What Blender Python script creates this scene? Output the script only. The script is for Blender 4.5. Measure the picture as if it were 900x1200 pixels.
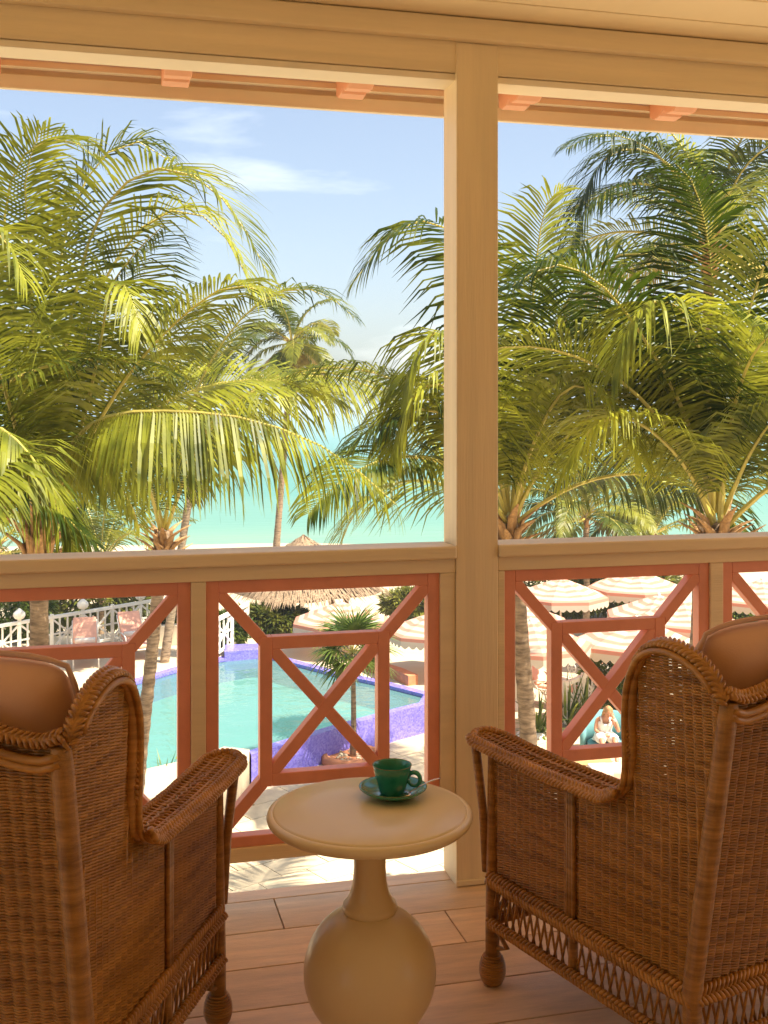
import bpy, math, random
from mathutils import Vector, Matrix, noise
PI = math.pi
rnd = random.Random(7)
scene = bpy.context.scene
for o in list(bpy.data.objects):
    bpy.data.objects.remove(o)

# ------------------------------------------------------------------ camera
EYE, F, HOR, YAW = 1.48, 1320.0, 480.0, math.radians(14.2)
FWD = Vector((math.sin(YAW), math.cos(YAW), 0))
RGT = Vector((math.cos(YAW), -math.sin(YAW), 0))
UP = Vector((0, 0, 1))
CAM = Vector((0, 0, EYE))
cd = bpy.data.cameras.new('camera')
cam = bpy.data.objects.new('camera', cd)
scene.collection.objects.link(cam)
cam.location = CAM
cam.rotation_euler = (PI / 2, 0, -YAW)
cd.sensor_fit = 'VERTICAL'
cd.sensor_height = 36.0
cd.lens = F / 1200 * 36.0
cd.shift_y = -(600 - HOR) / 1200
cd.clip_start = 0.05
cd.clip_end = 20000
scene.camera = cam

# ------------------------------------------------------------------ sky, sun, exposure
SUN_EL = math.radians(60)
to_sun_h = (RGT * 0.86 - FWD * 0.42).normalized()
SUN = Vector((to_sun_h.x * math.cos(SUN_EL), to_sun_h.y * math.cos(SUN_EL), math.sin(SUN_EL)))
world = bpy.data.worlds.new('World')
scene.world = world
world.use_nodes = True
wn, wl = world.node_tree.nodes, world.node_tree.links
wn.clear()
sky = wn.new('ShaderNodeTexSky')
sky.sky_type = 'NISHITA'
sky.sun_disc = False
sky.sun_elevation = SUN_EL
sky.sun_rotation = math.atan2(SUN.x, SUN.y)
sky.air_density = 1.0
sky.dust_density = 2.2
sky.ozone_density = 1.0
tc = wn.new('ShaderNodeTexCoord')
mp = wn.new('ShaderNodeMapping')
mp.inputs['Scale'].default_value = (1.6, 1.6, 6.5)
mp.inputs['Location'].default_value = (3.1, 1.6, 0.45)
nz = wn.new('ShaderNodeTexNoise')
nz.inputs['Scale'].default_value = 2.2
nz.inputs['Detail'].default_value = 9
nz.inputs['Roughness'].default_value = 0.58
nz.inputs['Distortion'].default_value = 0.25
cr = wn.new('ShaderNodeValToRGB')
cr.color_ramp.elements[0].position = 0.53
cr.color_ramp.elements[0].color = (0.07, 0.07, 0.07, 1)
cr.color_ramp.elements[1].position = 0.75
cr.color_ramp.elements[1].color = (0.36, 0.36, 0.36, 1)
mx = wn.new('ShaderNodeMix')
mx.data_type = 'RGBA'
mx.inputs['B'].default_value = (11.5, 11.4, 11.4, 1)
bg = wn.new('ShaderNodeBackground')
bg.inputs['Strength'].default_value = 0.066
wo = wn.new('ShaderNodeOutputWorld')
wl.new(tc.outputs['Generated'], mp.inputs['Vector'])
wl.new(mp.outputs['Vector'], nz.inputs['Vector'])
wl.new(nz.outputs['Fac'], cr.inputs['Fac'])
wl.new(cr.outputs['Color'], mx.inputs['Factor'])
wl.new(sky.outputs['Color'], mx.inputs['A'])
wl.new(mx.outputs['Result'], bg.inputs['Color'])
wl.new(bg.outputs['Background'], wo.inputs['Surface'])

sd = bpy.data.lights.new('sun', 'SUN')
sd.energy = 4.4
sd.angle = math.radians(0.53)
sd.color = (1.0, 0.90, 0.74)
so = bpy.data.objects.new('sun', sd)
scene.collection.objects.link(so)
so.rotation_euler = SUN.to_track_quat('Z', 'Y').to_euler()
so.location = (0, -5, 30)

vs = scene.view_settings
vs.view_transform = 'Standard'
vs.look = 'None'
vs.gamma = 1.0
vs.exposure = 1.62
vs.use_curve_mapping = False
scene.render.engine = 'CYCLES'
cy = scene.cycles
cy.use_denoising = True
try:
    cy.denoiser = 'OPENIMAGEDENOISE'
except Exception:
    pass
cy.max_bounces = 8
cy.diffuse_bounces = 5
cy.glossy_bounces = 3
cy.transmission_bounces = 4
cy.transparent_max_bounces = 8
cy.sample_clamp_indirect = 6
cy.volume_bounces = 1
cy.caustics_reflective = False
cy.caustics_refractive = False


# ------------------------------------------------------------------ helpers
def P(x, y, t):
    """photo pixel (900x1200) at forward distance t metres"""
    return CAM + FWD * t + RGT * ((x - 450) / F * t) + UP * ((HOR - y) / F * t)


def G(x, y, z):
    """photo pixel on the level z"""
    return P(x, y, (EYE - z) * F / (y - HOR))


def V(*a):
    return Vector(a)


class MB:
    def __init__(s):
        s.v, s.f, s.m = [], [], []

    def add(s, vs_, fs, mi=0):
        o = len(s.v)
        s.v.extend(tuple(p) for p in vs_)
        for f in fs:
            s.f.append(tuple(i + o for i in f))
            s.m.append(mi)

    def box(s, c, size, M=None, mi=0):
        hx, hy, hz = size[0] / 2, size[1] / 2, size[2] / 2
        vs_ = [Vector((x * hx, y * hy, z * hz)) for z in (-1, 1) for y in (-1, 1) for x in (-1, 1)]
        if M is not None:
            vs_ = [M @ p for p in vs_]
        c = Vector(c)
        s.add([p + c for p in vs_], [(0, 2, 3, 1), (4, 5, 7, 6), (0, 1, 5, 4), (2, 6, 7, 3), (0, 4, 6, 2), (1, 3, 7, 5)], mi)

    def bar(s, a, b, w, h, up=(0, 0, 1), mi=0):
        """rectangular bar from a to b, width w across and h along up"""
        a, b, up = Vector(a), Vector(b), Vector(up)
        d = (b - a)
        L = d.length
        d = d.normalized()
        sd_ = d.cross(up).normalized()
        u2 = sd_.cross(d)
        M = Matrix((d, sd_, u2)).transposed()
        s.box((a + b) / 2, (L, w, h), M, mi)

    def tube(s, pts, rad, n=6, cap=True, mi=0, flat=1.0, ref=None):
        pts = [Vector(p) for p in pts]
        k = len(pts)
        if not isinstance(rad, (list, tuple)):
            rad = [rad] * k
        o = len(s.v)
        prev = None
        for i in range(k):
            t = (pts[min(i + 1, k - 1)] - pts[max(i - 1, 0)])
            if t.length < 1e-9:
                t = Vector((0, 0, 1))
            t = t.normalized()
            if prev is None:
                r = Vector(ref) if ref is not None else (Vector((0, 0, 1)) if abs(t.z) < .9 else Vector((1, 0, 0)))
            else:
                r = prev
            a = (r - t * r.dot(t))
            if a.length < 1e-6:
                a = t.orthogonal()
            a = a.normalized()
            prev = a
            b = t.cross(a)
            for j in range(n):
                an = 2 * PI * (j + .5) / n
                s.v.append(tuple(pts[i] + a * (math.cos(an) * rad[i]) + b * (math.sin(an) * rad[i] * flat)))
        for i in range(k - 1):
            for j in range(n):
                s.f.append((o + i * n + j, o + i * n + (j + 1) % n, o + (i + 1) * n + (j + 1) % n, o + (i + 1) * n + j))
                s.m.append(mi)
        if cap:
            s.f.append(tuple(o + j for j in reversed(range(n))))
            s.m.append(mi)
            s.f.append(tuple(o + (k - 1) * n + j for j in range(n)))
            s.m.append(mi)

    def lathe(s, prof, c=(0, 0, 0), n=32, mi=0):
        c = Vector(c)
        o = len(s.v)
        k = len(prof)
        for r, z in prof:
            for j in range(n):
                an = 2 * PI * j / n
                s.v.append((c.x + r * math.cos(an), c.y + r * math.sin(an), c.z + z))
        for i in range(k - 1):
            for j in range(n):
                s.f.append((o + i * n + j, o + i * n + (j + 1) % n, o + (i + 1) * n + (j + 1) % n, o + (i + 1) * n + j))
                s.m.append(mi)
        s.f.append(tuple(o + j for j in reversed(range(n))))
        s.m.append(mi)
        s.f.append(tuple(o + (k - 1) * n + j for j in range(n)))
        s.m.append(mi)

    def prism(s, poly, z0, z1, mi=0):
        """poly: list of (x, y), extruded z0..z1"""
        n = len(poly)
        area = sum(poly[i][0] * poly[(i + 1) % n][1] - poly[(i + 1) % n][0] * poly[i][1] for i in range(n))
        if area < 0:
            poly = list(reversed(poly))
        vs_ = [(p[0], p[1], z0) for p in poly] + [(p[0], p[1], z1) for p in poly]
        fs = [tuple(reversed(range(n))), tuple(range(n, 2 * n))]
        fs += [(i, (i + 1) % n, n + (i + 1) % n, n + i) for i in range(n)]
        s.add(vs_, fs, mi)

    def prism_dir(s, poly3, d, mi=0):
        """planar polygon of 3D points extruded by vector d"""
        n = len(poly3)
        d = Vector(d)
        vs_ = [Vector(p) for p in poly3] + [Vector(p) + d for p in poly3]
        fs = [tuple(reversed(range(n))), tuple(range(n, 2 * n))]
        fs += [(i, (i + 1) % n, n + (i + 1) % n, n + i) for i in range(n)]
        s.add(vs_, fs, mi)

    def ellipsoid(s, c, axes, n=6, k=4, mi=0):
        """axes: three vectors"""
        c = Vector(c)
        ax, ay, az = [Vector(a) for a in axes]
        o = len(s.v)
        s.v.append(tuple(c - az))
        for i in range(1, k):
            ph = -PI / 2 + PI * i / k
            for j in range(n):
                an = 2 * PI * j / n
                s.v.append(tuple(c + ax * (math.cos(ph) * math.cos(an)) + ay * (math.cos(ph) * math.sin(an)) + az * math.sin(ph)))
        s.v.append(tuple(c + az))
        top = len(s.v) - 1
        for j in range(n):
            s.f.append((o, o + 1 + (j + 1) % n, o + 1 + j)); s.m.append(mi)
            b = o + 1 + (k - 2) * n
            s.f.append((top, b + j, b + (j + 1) % n)); s.m.append(mi)
        for i in range(k - 2):
            for j in range(n):
                a = o + 1 + i * n
                s.f.append((a + j, a + (j + 1) % n, a + n + (j + 1) % n, a + n + j)); s.m.append(mi)

    def mesh(s, name, mats, smooth=False):
        me = bpy.data.meshes.new(name)
        me.from_pydata(s.v, [], s.f)
        if not isinstance(mats, (list, tuple)):
            mats = [mats]
        for m in mats:
            me.materials.append(m)
        if len(mats) > 1:
            me.polygons.foreach_set('material_index', s.m)
        if smooth:
            me.polygons.foreach_set('use_smooth', [True] * len(me.polygons))
        me.update()
        return me

    def build(s, name, mats, parent=None, smooth=False, bevel=0, origin=None):
        if origin is not None:
            og = Vector(origin)
            s.v = [(v[0] - og.x, v[1] - og.y, v[2] - og.z) for v in s.v]
        o = obj(name, s.mesh(name, mats, smooth), parent)
        if origin is not None:
            o.location = og
        if bevel:
            add_bevel(o, bevel)
        return o


def add_bevel(o, w, seg=2):
    b = o.modifiers.new('bevel', 'BEVEL')
    b.width = w
    b.segments = seg
    b.limit_method = 'ANGLE'
    b.angle_limit = math.radians(40)
    b.harden_normals = False


def obj(name, me, parent=None):
    o = bpy.data.objects.new(name, me)
    scene.collection.objects.link(o)
    if parent is not None:
        o.parent = parent
    return o


def tag(o, label=None, cat=None, group=None, kind=None):
    if label:
        o['label'] = label
    if cat:
        o['category'] = cat
    if group:
        o['group'] = group
    if kind:
        o['kind'] = kind
    return o


def thing(name, label, cat, loc=(0, 0, 0), rz=0, group=None):
    o = bpy.data.objects.new(name, None)
    scene.collection.objects.link(o)
    o.empty_display_size = 0.1
    o.location = loc
    o.rotation_euler = (0, 0, rz)
    return tag(o, label, cat, group)


def copy_tree(o, parent=None):
    c = o.copy()
    scene.collection.objects.link(c)
    c.parent = parent
    for ch in list(o.children):
        copy_tree(ch, c)
    return c


def stuff(o):
    o['kind'] = 'stuff'
    return o


# ------------------------------------------------------------------ materials
def new_mat(name):
    m = bpy.data.materials.new(name)
    m.use_nodes = True
    return m, m.node_tree.nodes, m.node_tree.links, m.node_tree.nodes['Principled BSDF']


def mat(name, col, rough=.6, var=.12, scale=6, bump=0, bscale=60, obj_var=0, metal=0, spec=.5, stretch=None, col2=None, coat=0):
    """principled with noise-varied colour, optional bump, optional per-object brightness"""
    m, n, l, b = new_mat(name)
    b.inputs['Roughness'].default_value = rough
    b.inputs['Metallic'].default_value = metal
    b.inputs['Specular IOR Level'].default_value = spec
    if coat:
        b.inputs['Coat Weight'].default_value = coat
        b.inputs['Coat Roughness'].default_value = .08
    t = n.new('ShaderNodeTexCoord')
    src = t.outputs['Object']
    if stretch:
        g = n.new('ShaderNodeMapping')
        g.inputs['Scale'].default_value = stretch
        l.new(src, g.inputs['Vector'])
        src = g.outputs['Vector']
    z = n.new('ShaderNodeTexNoise')
    z.inputs['Scale'].default_value = scale
    z.inputs['Detail'].default_value = 6
    z.inputs['Roughness'].default_value = .6
    l.new(src, z.inputs['Vector'])
    r = n.new('ShaderNodeValToRGB')
    c2 = col2 or tuple(max(0, c * (1 + var)) for c in col)
    c1 = tuple(max(0, c * (1 - var)) for c in col)
    r.color_ramp.elements[0].position = .3
    r.color_ramp.elements[1].position = .7
    r.color_ramp.elements[0].color = (*c1, 1)
    r.color_ramp.elements[1].color = (*c2, 1)
    l.new(z.outputs['Fac'], r.inputs['Fac'])
    out = r.outputs['Color']
    if obj_var:
        oi = n.new('ShaderNodeObjectInfo')
        mr = n.new('ShaderNodeMapRange')
        mr.inputs['To Min'].default_value = 1 - obj_var
        mr.inputs['To Max'].default_value = 1 + obj_var
        l.new(oi.outputs['Random'], mr.inputs['Value'])
        hs = n.new('ShaderNodeHueSaturation')
        l.new(mr.outputs['Result'], hs.inputs['Value'])
        l.new(out, hs.inputs['Color'])
        out = hs.outputs['Color']
    l.new(out, b.inputs['Base Color'])
    if bump:
        z2 = n.new('ShaderNodeTexNoise')
        z2.inputs['Scale'].default_value = bscale
        z2.inputs['Detail'].default_value = 5
        l.new(src, z2.inputs['Vector'])
        bp = n.new('ShaderNodeBump')
        bp.inputs['Strength'].default_value = bump
        bp.inputs['Distance'].default_value = .01
        l.new(z2.outputs['Fac'], bp.inputs['Height'])
        l.new(bp.outputs['Normal'], b.inputs['Normal'])
    return m


def leaf_mat(name, dark, light, trans=.35, obj_var=.25, rough=.42):
    m, n, l, b = new_mat(name)
    b.inputs['Roughness'].default_value = rough
    b.inputs['Specular IOR Level'].default_value = .3
    t = n.new('ShaderNodeTexCoord')
    z = n.new('ShaderNodeTexNoise')
    z.inputs['Scale'].default_value = 2.5
    z.inputs['Detail'].default_value = 4
    l.new(t.outputs['Object'], z.inputs['Vector'])
    oi = n.new('ShaderNodeObjectInfo')
    ad = n.new('ShaderNodeMath')
    ad.operation = 'MULTIPLY_ADD'
    l.new(oi.outputs['Random'], ad.inputs[0])
    ad.inputs[1].default_value = obj_var * 2
    l.new(z.outputs['Fac'], ad.inputs[2])
    sb = n.new('ShaderNodeMath')
    sb.operation = 'SUBTRACT'
    l.new(ad.outputs[0], sb.inputs[0])
    sb.inputs[1].default_value = obj_var
    r = n.new('ShaderNodeValToRGB')
    r.color_ramp.elements[0].position = .32
    r.color_ramp.elements[1].position = .80
    r.color_ramp.elements[0].color = (*dark, 1)
    r.color_ramp.elements[1].color = (*light, 1)
    l.new(sb.outputs[0], r.inputs['Fac'])
    l.new(r.outputs['Color'], b.inputs['Base Color'])
    tr = n.new('ShaderNodeBsdfTranslucent')
    hs = n.new('ShaderNodeHueSaturation')
    hs.inputs['Value'].default_value = 1.5
    hs.inputs['Hue'].default_value = .485
    l.new(r.outputs['Color'], hs.inputs['Color'])
    l.new(hs.outputs['Color'], tr.inputs['Color'])
    mxs = n.new('ShaderNodeMixShader')
    mxs.inputs[0].default_value = trans
    l.new(b.outputs[0], mxs.inputs[1])
    l.new(tr.outputs[0], mxs.inputs[2])
    l.new(mxs.outputs[0], n['Material Output'].inputs['Surface'])
    return m


M = {}
M['paint'] = mat('cream_paint', (.87, .71, .44), .45, .09, 2.2, .16, 26, stretch=(.35, 7, 7))
M['paint_v'] = mat('cream_post_paint', (.87, .71, .44), .45, .09, 2.2, .16, 26, stretch=(7, 7, .35))
M['paint_in'] = mat('interior_cream_paint', (.87, .71, .43), .6, .05, 2, .05, 40)
M['paint_eave_lit'] = mat('cream_paint_bounce_lit', (.93, .82, .60), .5, .06, 3, .05, 40)  # cream paint lightened so the colour carries ground bounce under the eave
M['backwall'] = mat('ochre_wall_render', (.34, .23, .11), .8, .06, 2, .1, 40)
M['coral'] = mat('coral_paint', (.84, .345, .215), .42, .11, 5, .12, 40)
M['rafter'] = mat('salmon_paint', (.88, .45, .26), .5, .07, 5, .08, 30)
M['floor'] = mat('wood_plank', (.84, .60, .375), .40, .18, 3.2, .2, 30, obj_var=.12, stretch=(1.2, 9, 9), spec=.5)
M['wicker'] = mat('wicker_cane', (.33, .135, .020), .32, .22, 3, .12, 90, col2=(.62, .30, .06), stretch=(2.5, 2.5, 24))
M['cane'] = mat('wrapped_cane', (.34, .145, .022), .32, .3, 10, .4, 120, stretch=(1, 1, 8), col2=(.55, .265, .055))
M['cushion'] = mat('salmon_cushion', (.68, .405, .25), .9, .07, 4, .08, 300)
M['piping'] = mat('cushion_piping', (.62, .38, .25), .85, .05, 9)
M['table'] = mat('cream_table', (.88, .73, .45), .30, .04, 3, .02, 80)
M['green'] = mat('green_glaze', (.014, .27, .20), .16, .25, 14, 0, col2=(.04, .37, .26), coat=.6)
M['rimglaze'] = mat('worn_glaze_rim', (.16, .21, .09), .25, .2, 20)
M['steel'] = mat('polished_steel', (.75, .74, .72), .14, .03, 20, metal=1)
M['coffee'] = mat('coffee', (.03, .012, .004), .08, .1, 5)
M['sandstone'] = mat('cream_paving', (.55, .445, .29), .8, .13, 3, .2, 40, obj_var=.07)
M['sand'] = mat('ground_sand', (.47, .385, .26), .92, .12, .6, .3, 8)
M['terrace'] = mat('terrace_render', (.50, .41, .28), .8, .07, 1.3, .12, 25)
M['white'] = mat('white_paint', (.80, .75, .64), .5, .04, 4)
M['mosaic'] = None
M['pink'] = mat('pink_sling', (.80, .40, .27), .85, .08, 6, .1, 80)
M['towel'] = mat('towel', (.82, .74, .63), .95, .06, 20, .4, 120)
M['thatch'] = mat('thatch', (.22, .14, .08), .9, .45, 5, .9, 40, stretch=(4, 4, 1.2), col2=(.40, .28, .17))
M['terracotta'] = mat('terracotta', (.55, .22, .10), .85, .15, 7, .2, 40)
M['darkwood'] = mat('dark_wood', (.16, .085, .045), .7, .25, 8, .2, 40)
M['deckwood'] = mat('teak', (.50, .30, .12), .6, .2, 4, .15, 40, stretch=(1, 6, 6))
M['teal'] = mat('teal_fabric', (.13, .30, .31), .9, .08, 9, .2, 120)
M['skin'] = mat('skin', (.50, .235, .125), .5, .05, 8)
M['hair'] = mat('blond_hair', (.36, .20, .075), .55, .3, 30, .4, 160)
M['cloth'] = mat('white_cotton', (.80, .76, .69), .9, .04, 10, .15, 60)
M['trunk'] = mat('palm_bark', (.20, .125, .07), .9, .5, 5, .9, 22, stretch=(1, 1, 4.5), col2=(.44, .31, .19))
M['boot'] = mat('palm_husk', (.40, .20, .075), .85, .4, 7, .5, 40, stretch=(3, 3, 1), col2=(.58, .34, .14))
M['coco'] = mat('coconut', (.30, .26, .06), .5, .25, 5)
M['rachis'] = mat('frond_rib', (.50, .42, .09), .45, .2, 3)
M['frond'] = leaf_mat('palm_frond', (.026, .048, .003), (.33, .345, .028), .36, rough=.45)
M['frond_old'] = leaf_mat('old_palm_frond', (.13, .10, .02), (.42, .33, .06), .34)
M['frond_far'] = leaf_mat('far_palm_frond', (.05, .075, .008), (.24, .25, .03), .38)
M['hedge'] = leaf_mat('hedge_leaf', (.035, .07, .008), (.22, .27, .03), .3, .1)
M['bush'] = leaf_mat('bush_leaf', (.045, .065, .01), (.22, .22, .03), .3, .15)
M['blade'] = leaf_mat('blade_leaf', (.05, .10, .015), (.26, .31, .06), .3, .15)


def mosaic_mat():
    m, n, l, b = new_mat('violet_mosaic')
    b.inputs['Roughness'].default_value = .25
    t = n.new('ShaderNodeTexCoord')
    v = n.new('ShaderNodeTexVoronoi')
    v.inputs['Scale'].default_value = 30
    l.new(t.outputs['Object'], v.inputs['Vector'])
    r = n.new('ShaderNodeValToRGB')
    r.color_ramp.elements[0].color = (.14, .12, .54, 1)
    r.color_ramp.elements[1].color = (.27, .24, .68, 1)
    e = r.color_ramp.elements.new(.5)
    e.color = (.20, .17, .62, 1)
    sp = n.new('ShaderNodeSeparateColor')
    l.new(v.outputs['Color'], sp.inputs['Color'])
    l.new(sp.outputs['Red'], r.inputs['Fac'])
    l.new(r.outputs['Color'], b.inputs['Base Color'])
    return m


M['mosaic'] = mosaic_mat()


def poolwater_mat():
    m, n, l, b = new_mat('pool_water')
    n.remove(b)
    t = n.new('ShaderNodeTexCoord')
    z = n.new('ShaderNodeTexNoise')
    z.inputs['Scale'].default_value = 2.2
    z.inputs['Detail'].default_value = 3
    l.new(t.outputs['Object'], z.inputs['Vector'])
    bp = n.new('ShaderNodeBump')
    bp.inputs['Strength'].default_value = .5
    bp.inputs['Distance'].default_value = .06
    l.new(z.outputs['Fac'], bp.inputs['Height'])
    tr = n.new('ShaderNodeBsdfTransparent')
    tr.inputs['Color'].default_value = (.52, .82, .76, 1)
    gl = n.new('ShaderNodeBsdfGlossy')
    gl.inputs['Roughness'].default_value = .08
    l.new(bp.outputs['Normal'], gl.inputs['Normal'])
    df = n.new('ShaderNodeBsdfDiffuse')
    df.inputs['Color'].default_value = (.17, .36, .34, 1)
    m1 = n.new('ShaderNodeMixShader')
    m1.inputs[0].default_value = .45
    l.new(tr.outputs[0], m1.inputs[1])
    l.new(df.outputs[0], m1.inputs[2])
    fr = n.new('ShaderNodeFresnel')
    fr.inputs['IOR'].default_value = 1.33
    l.new(bp.outputs['Normal'], fr.inputs['Normal'])
    m2 = n.new('ShaderNodeMixShader')
    l.new(fr.outputs[0], m2.inputs[0])
    l.new(m1.outputs[0], m2.inputs[1])
    l.new(gl.outputs[0], m2.inputs[2])
    l.new(m2.outputs[0], n['Material Output'].inputs['Surface'])
    return m


def sea_mat():
    """shallow turquoise water over pale sand turning bluer with distance from the shore"""
    m, n, l, b = new_mat('sea_water')
    g = n.new('ShaderNodeNewGeometry')
    dt = n.new('ShaderNodeVectorMath')
    dt.operation = 'DOT_PRODUCT'
    dt.inputs[1].default_value = FWD
    l.new(g.outputs['Position'], dt.inputs[0])
    nz_ = n.new('ShaderNodeTexNoise')
    nz_.inputs['Scale'].default_value = .035
    nz_.inputs['Detail'].default_value = 5
    mpp = n.new('ShaderNodeMapping')
    mpp.inputs['Rotation'].default_value = (0, 0, YAW)
    mpp.inputs['Scale'].default_value = (.35, 1.6, 1)
    l.new(g.outputs['Position'], mpp.inputs['Vector'])
    l.new(mpp.outputs['Vector'], nz_.inputs['Vector'])
    ma = n.new('ShaderNodeMath')
    ma.operation = 'MULTIPLY_ADD'
    l.new(nz_.outputs['Fac'], ma.inputs[0])
    ma.inputs[1].default_value = 60
    l.new(dt.outputs['Value'], ma.inputs[2])
    mr = n.new('ShaderNodeMapRange')
    mr.inputs['From Min'].default_value = 95
    mr.inputs['From Max'].default_value = 900
    l.new(ma.outputs[0], mr.inputs['Value'])
    r = n.new('ShaderNodeValToRGB')
    els = r.color_ramp.elements
    els[0].position = 0
    els[0].color = (.20, .28, .17, 1)
    els[1].position = 1
    els[1].color = (.12, .26, .29, 1)
    for p, c in ((.02, (.12, .26, .175)), (.08, (.05, .215, .165)), (.22, (.055, .21, .18)), (.5, (.11, .27, .26))):
        e = els.new(p)
        e.color = (*c, 1)
    l.new(mr.outputs['Result'], r.inputs['Fac'])
    l.new(r.outputs['Color'], b.inputs['Base Color'])
    b.inputs['Roughness'].default_value = .3
    b.inputs['Specular IOR Level'].default_value = .3
    w = n.new('ShaderNodeTexNoise')
    w.inputs['Scale'].default_value = .7
    w.inputs['Detail'].default_value = 6
    l.new(mpp.outputs['Vector'], w.inputs['Vector'])
    bp = n.new('ShaderNodeBump')
    bp.inputs['Strength'].default_value = .3
    bp.inputs['Distance'].default_value = .2
    l.new(w.outputs['Fac'], bp.inputs['Height'])
    l.new(bp.outputs['Normal'], b.inputs['Normal'])
    return m


def canopy_mat():
    """pink and white bands running round the parasol, by height on the cloth"""
    m, n, l, b = new_mat('striped_canopy')
    b.inputs['Roughness'].default_value = .9
    t = n.new('ShaderNodeTexCoord')
    s = n.new('ShaderNodeSeparateXYZ')
    l.new(t.outputs['UV'], s.inputs[0])
    mu = n.new('ShaderNodeMath')
    mu.operation = 'MULTIPLY'
    mu.inputs[1].default_value = 5.0
    l.new(s.outputs['Y'], mu.inputs[0])
    fr = n.new('ShaderNodeMath')
    fr.operation = 'FRACT'
    l.new(mu.outputs[0], fr.inputs[0])
    gt = n.new('ShaderNodeMath')
    gt.operation = 'GREATER_THAN'
    gt.inputs[1].default_value = .55
    l.new(fr.outputs[0], gt.inputs[0])
    mx_ = n.new('ShaderNodeMix')
    mx_.data_type = 'RGBA'
    mx_.inputs['A'].default_value = (.58, .50, .39, 1)
    mx_.inputs['B'].default_value = (.60, .27, .19, 1)
    l.new(gt.outputs[0], mx_.inputs['Factor'])
    l.new(mx_.outputs['Result'], b.inputs['Base Color'])
    tr = n.new('ShaderNodeBsdfTranslucent')
    l.new(mx_.outputs['Result'], tr.inputs['Color'])
    ms = n.new('ShaderNodeMixShader')
    ms.inputs[0].default_value = .3
    l.new(b.outputs[0], ms.inputs[1])
    l.new(tr.outputs[0], ms.inputs[2])
    l.new(ms.outputs[0], n['Material Output'].inputs['Surface'])
    return m


M['water'] = poolwater_mat()
M['sea'] = sea_mat()
M['canopy'] = canopy_mat()

# ================================================================== the veranda
YR = 3.33                       # room-side plane of posts and railing
X_P0, X_P1 = 1.0746, 1.2118     # the tall post
GROUND = -5.95

floor = obj('floor', None)
floor['kind'] = 'structure'
fb = MB()
fb.box((1.0, .60, -.135), (12, 5.68, .25))
sub = fb.build('floor_slab', mat('slab_concrete', (.26, .17, .115), .9, .1, 5), floor)
plank_meshes = {}


def plank(x0, x1, y0, y1):
    key = (round(x1 - x0, 3), round(y1 - y0, 3))
    if key not in plank_meshes:
        b = MB()
        b.box((0, 0, -.005), (x1 - x0 - .004, y1 - y0 - .0045, .010))
        plank_meshes[key] = b.mesh('plank', M['floor'])
    o = obj('plank', plank_meshes[key], floor)
    o.location = ((x0 + x1) / 2, (y0 + y1) / 2, 0)
    add_bevel(o, .0012, 1)


yb = 3.463
row = 0
while yb > -.9:
    w = .075 if row == 0 else .205
    starts = {0: .20, 1: .513, 2: .990, 3: .15}.get(row, rnd.uniform(0, 1.2))
    x = starts - 1.2 * 3
    while x < 5.2:
        plank(x, x + 1.2, yb - w, yb)
        x += 1.2
    yb -= w
    row += 1

hotel = thing('hotel_building', 'cream painted veranda of a building with panelled ceiling and salmon rafter tails', 'building', (0, 0, 0))
b = MB()
b.box((1.0, -2.32, 1.7), (12, .2, 3.6))
b.build('wall', M['backwall'], hotel)
b = MB()
b.box((1.0, .45, -3.11), (12, 5.3, 5.68))
b.build('lower_storey', M['paint_in'], hotel)
# header beam, lip, trim
b = MB(); b.box((1.0, 3.40, 2.663), (12, .13, .273)); b.build('header_beam', M['paint'], hotel, bevel=.003)
b = MB(); b.box((1.0, 3.397, 2.5145), (12, .108, .021)); b.build('beam_lip', M['paint_eave_lit'], hotel, bevel=.003)  # same cream as the beam, its bright underside put into the colour
b = MB(); b.box((1.0, 3.316, 2.655), (12, .034, .067)); b.build('trim_board', M['paint'], hotel, bevel=.004)
# ceiling boards
b = MB(); b.box((1.0, .55, 2.735), (12, 5.5, .04)); ceil = b.build('ceiling', M['paint_in'], hotel)
cb = MB(); cb.box((0, 0, 0), (12, .192, .02)); cm_ = cb.mesh('ceiling_board', M['paint_in'])
y = 3.30 - .035
while y > -2.2:
    o = obj('ceiling_board', cm_, ceil)
    o.location = (1.0, y - .1 + .1, 2.702)
    add_bevel(o, .005, 2)
    y -= .197
# roof over it, sloping out to the eave
b = MB()
b.prism_dir([(-5.2, 3.979, 2.668), (-5.2, 3.979, 2.748), (-5.2, -2.6, 5.2), (-5.2, -2.6, 5.12)], (12.4, 0, 0))
b.build('roof_deck', M['rafter'], hotel)
b = MB(); b.box((1.0, 3.962, 2.5775), (12.4, .024, .049)); b.build('fascia', M['paint_eave_lit'], hotel, bevel=.003)
b = MB(); b.box((1.0, 3.990, 2.655), (12.4, .02, .135)); b.build('eave_board', M['paint_eave_lit'], hotel)
b = MB(); b.box((1.0, 3.925, 2.626), (12.4, .03, .020)); b.build('eave_batten', M['paint_eave_lit'], hotel, bevel=.002)
rp = [(3.466, 2.63), (3.60, 2.590), (3.645, 2.585), (3.668, 2.600), (3.690, 2.585), (3.725, 2.568), (3.775, 2.572), (3.80, 2.592),
      (3.822, 2.576), (3.87, 2.572), (3.905, 2.588), (3.905, 2.672), (3.466, 2.83)]
b = MB()
b.prism_dir([(-.045, p[0], p[1]) for p in rp], (.09, 0, 0))
rm = b.mesh('rafter_tail', M['rafter'])
for k in range(-6, 10):
    o = obj('rafter_tail', rm, hotel)
    o.location = (.25 + .608 * k, 0, 0)
    add_bevel(o, .003, 1)

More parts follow.
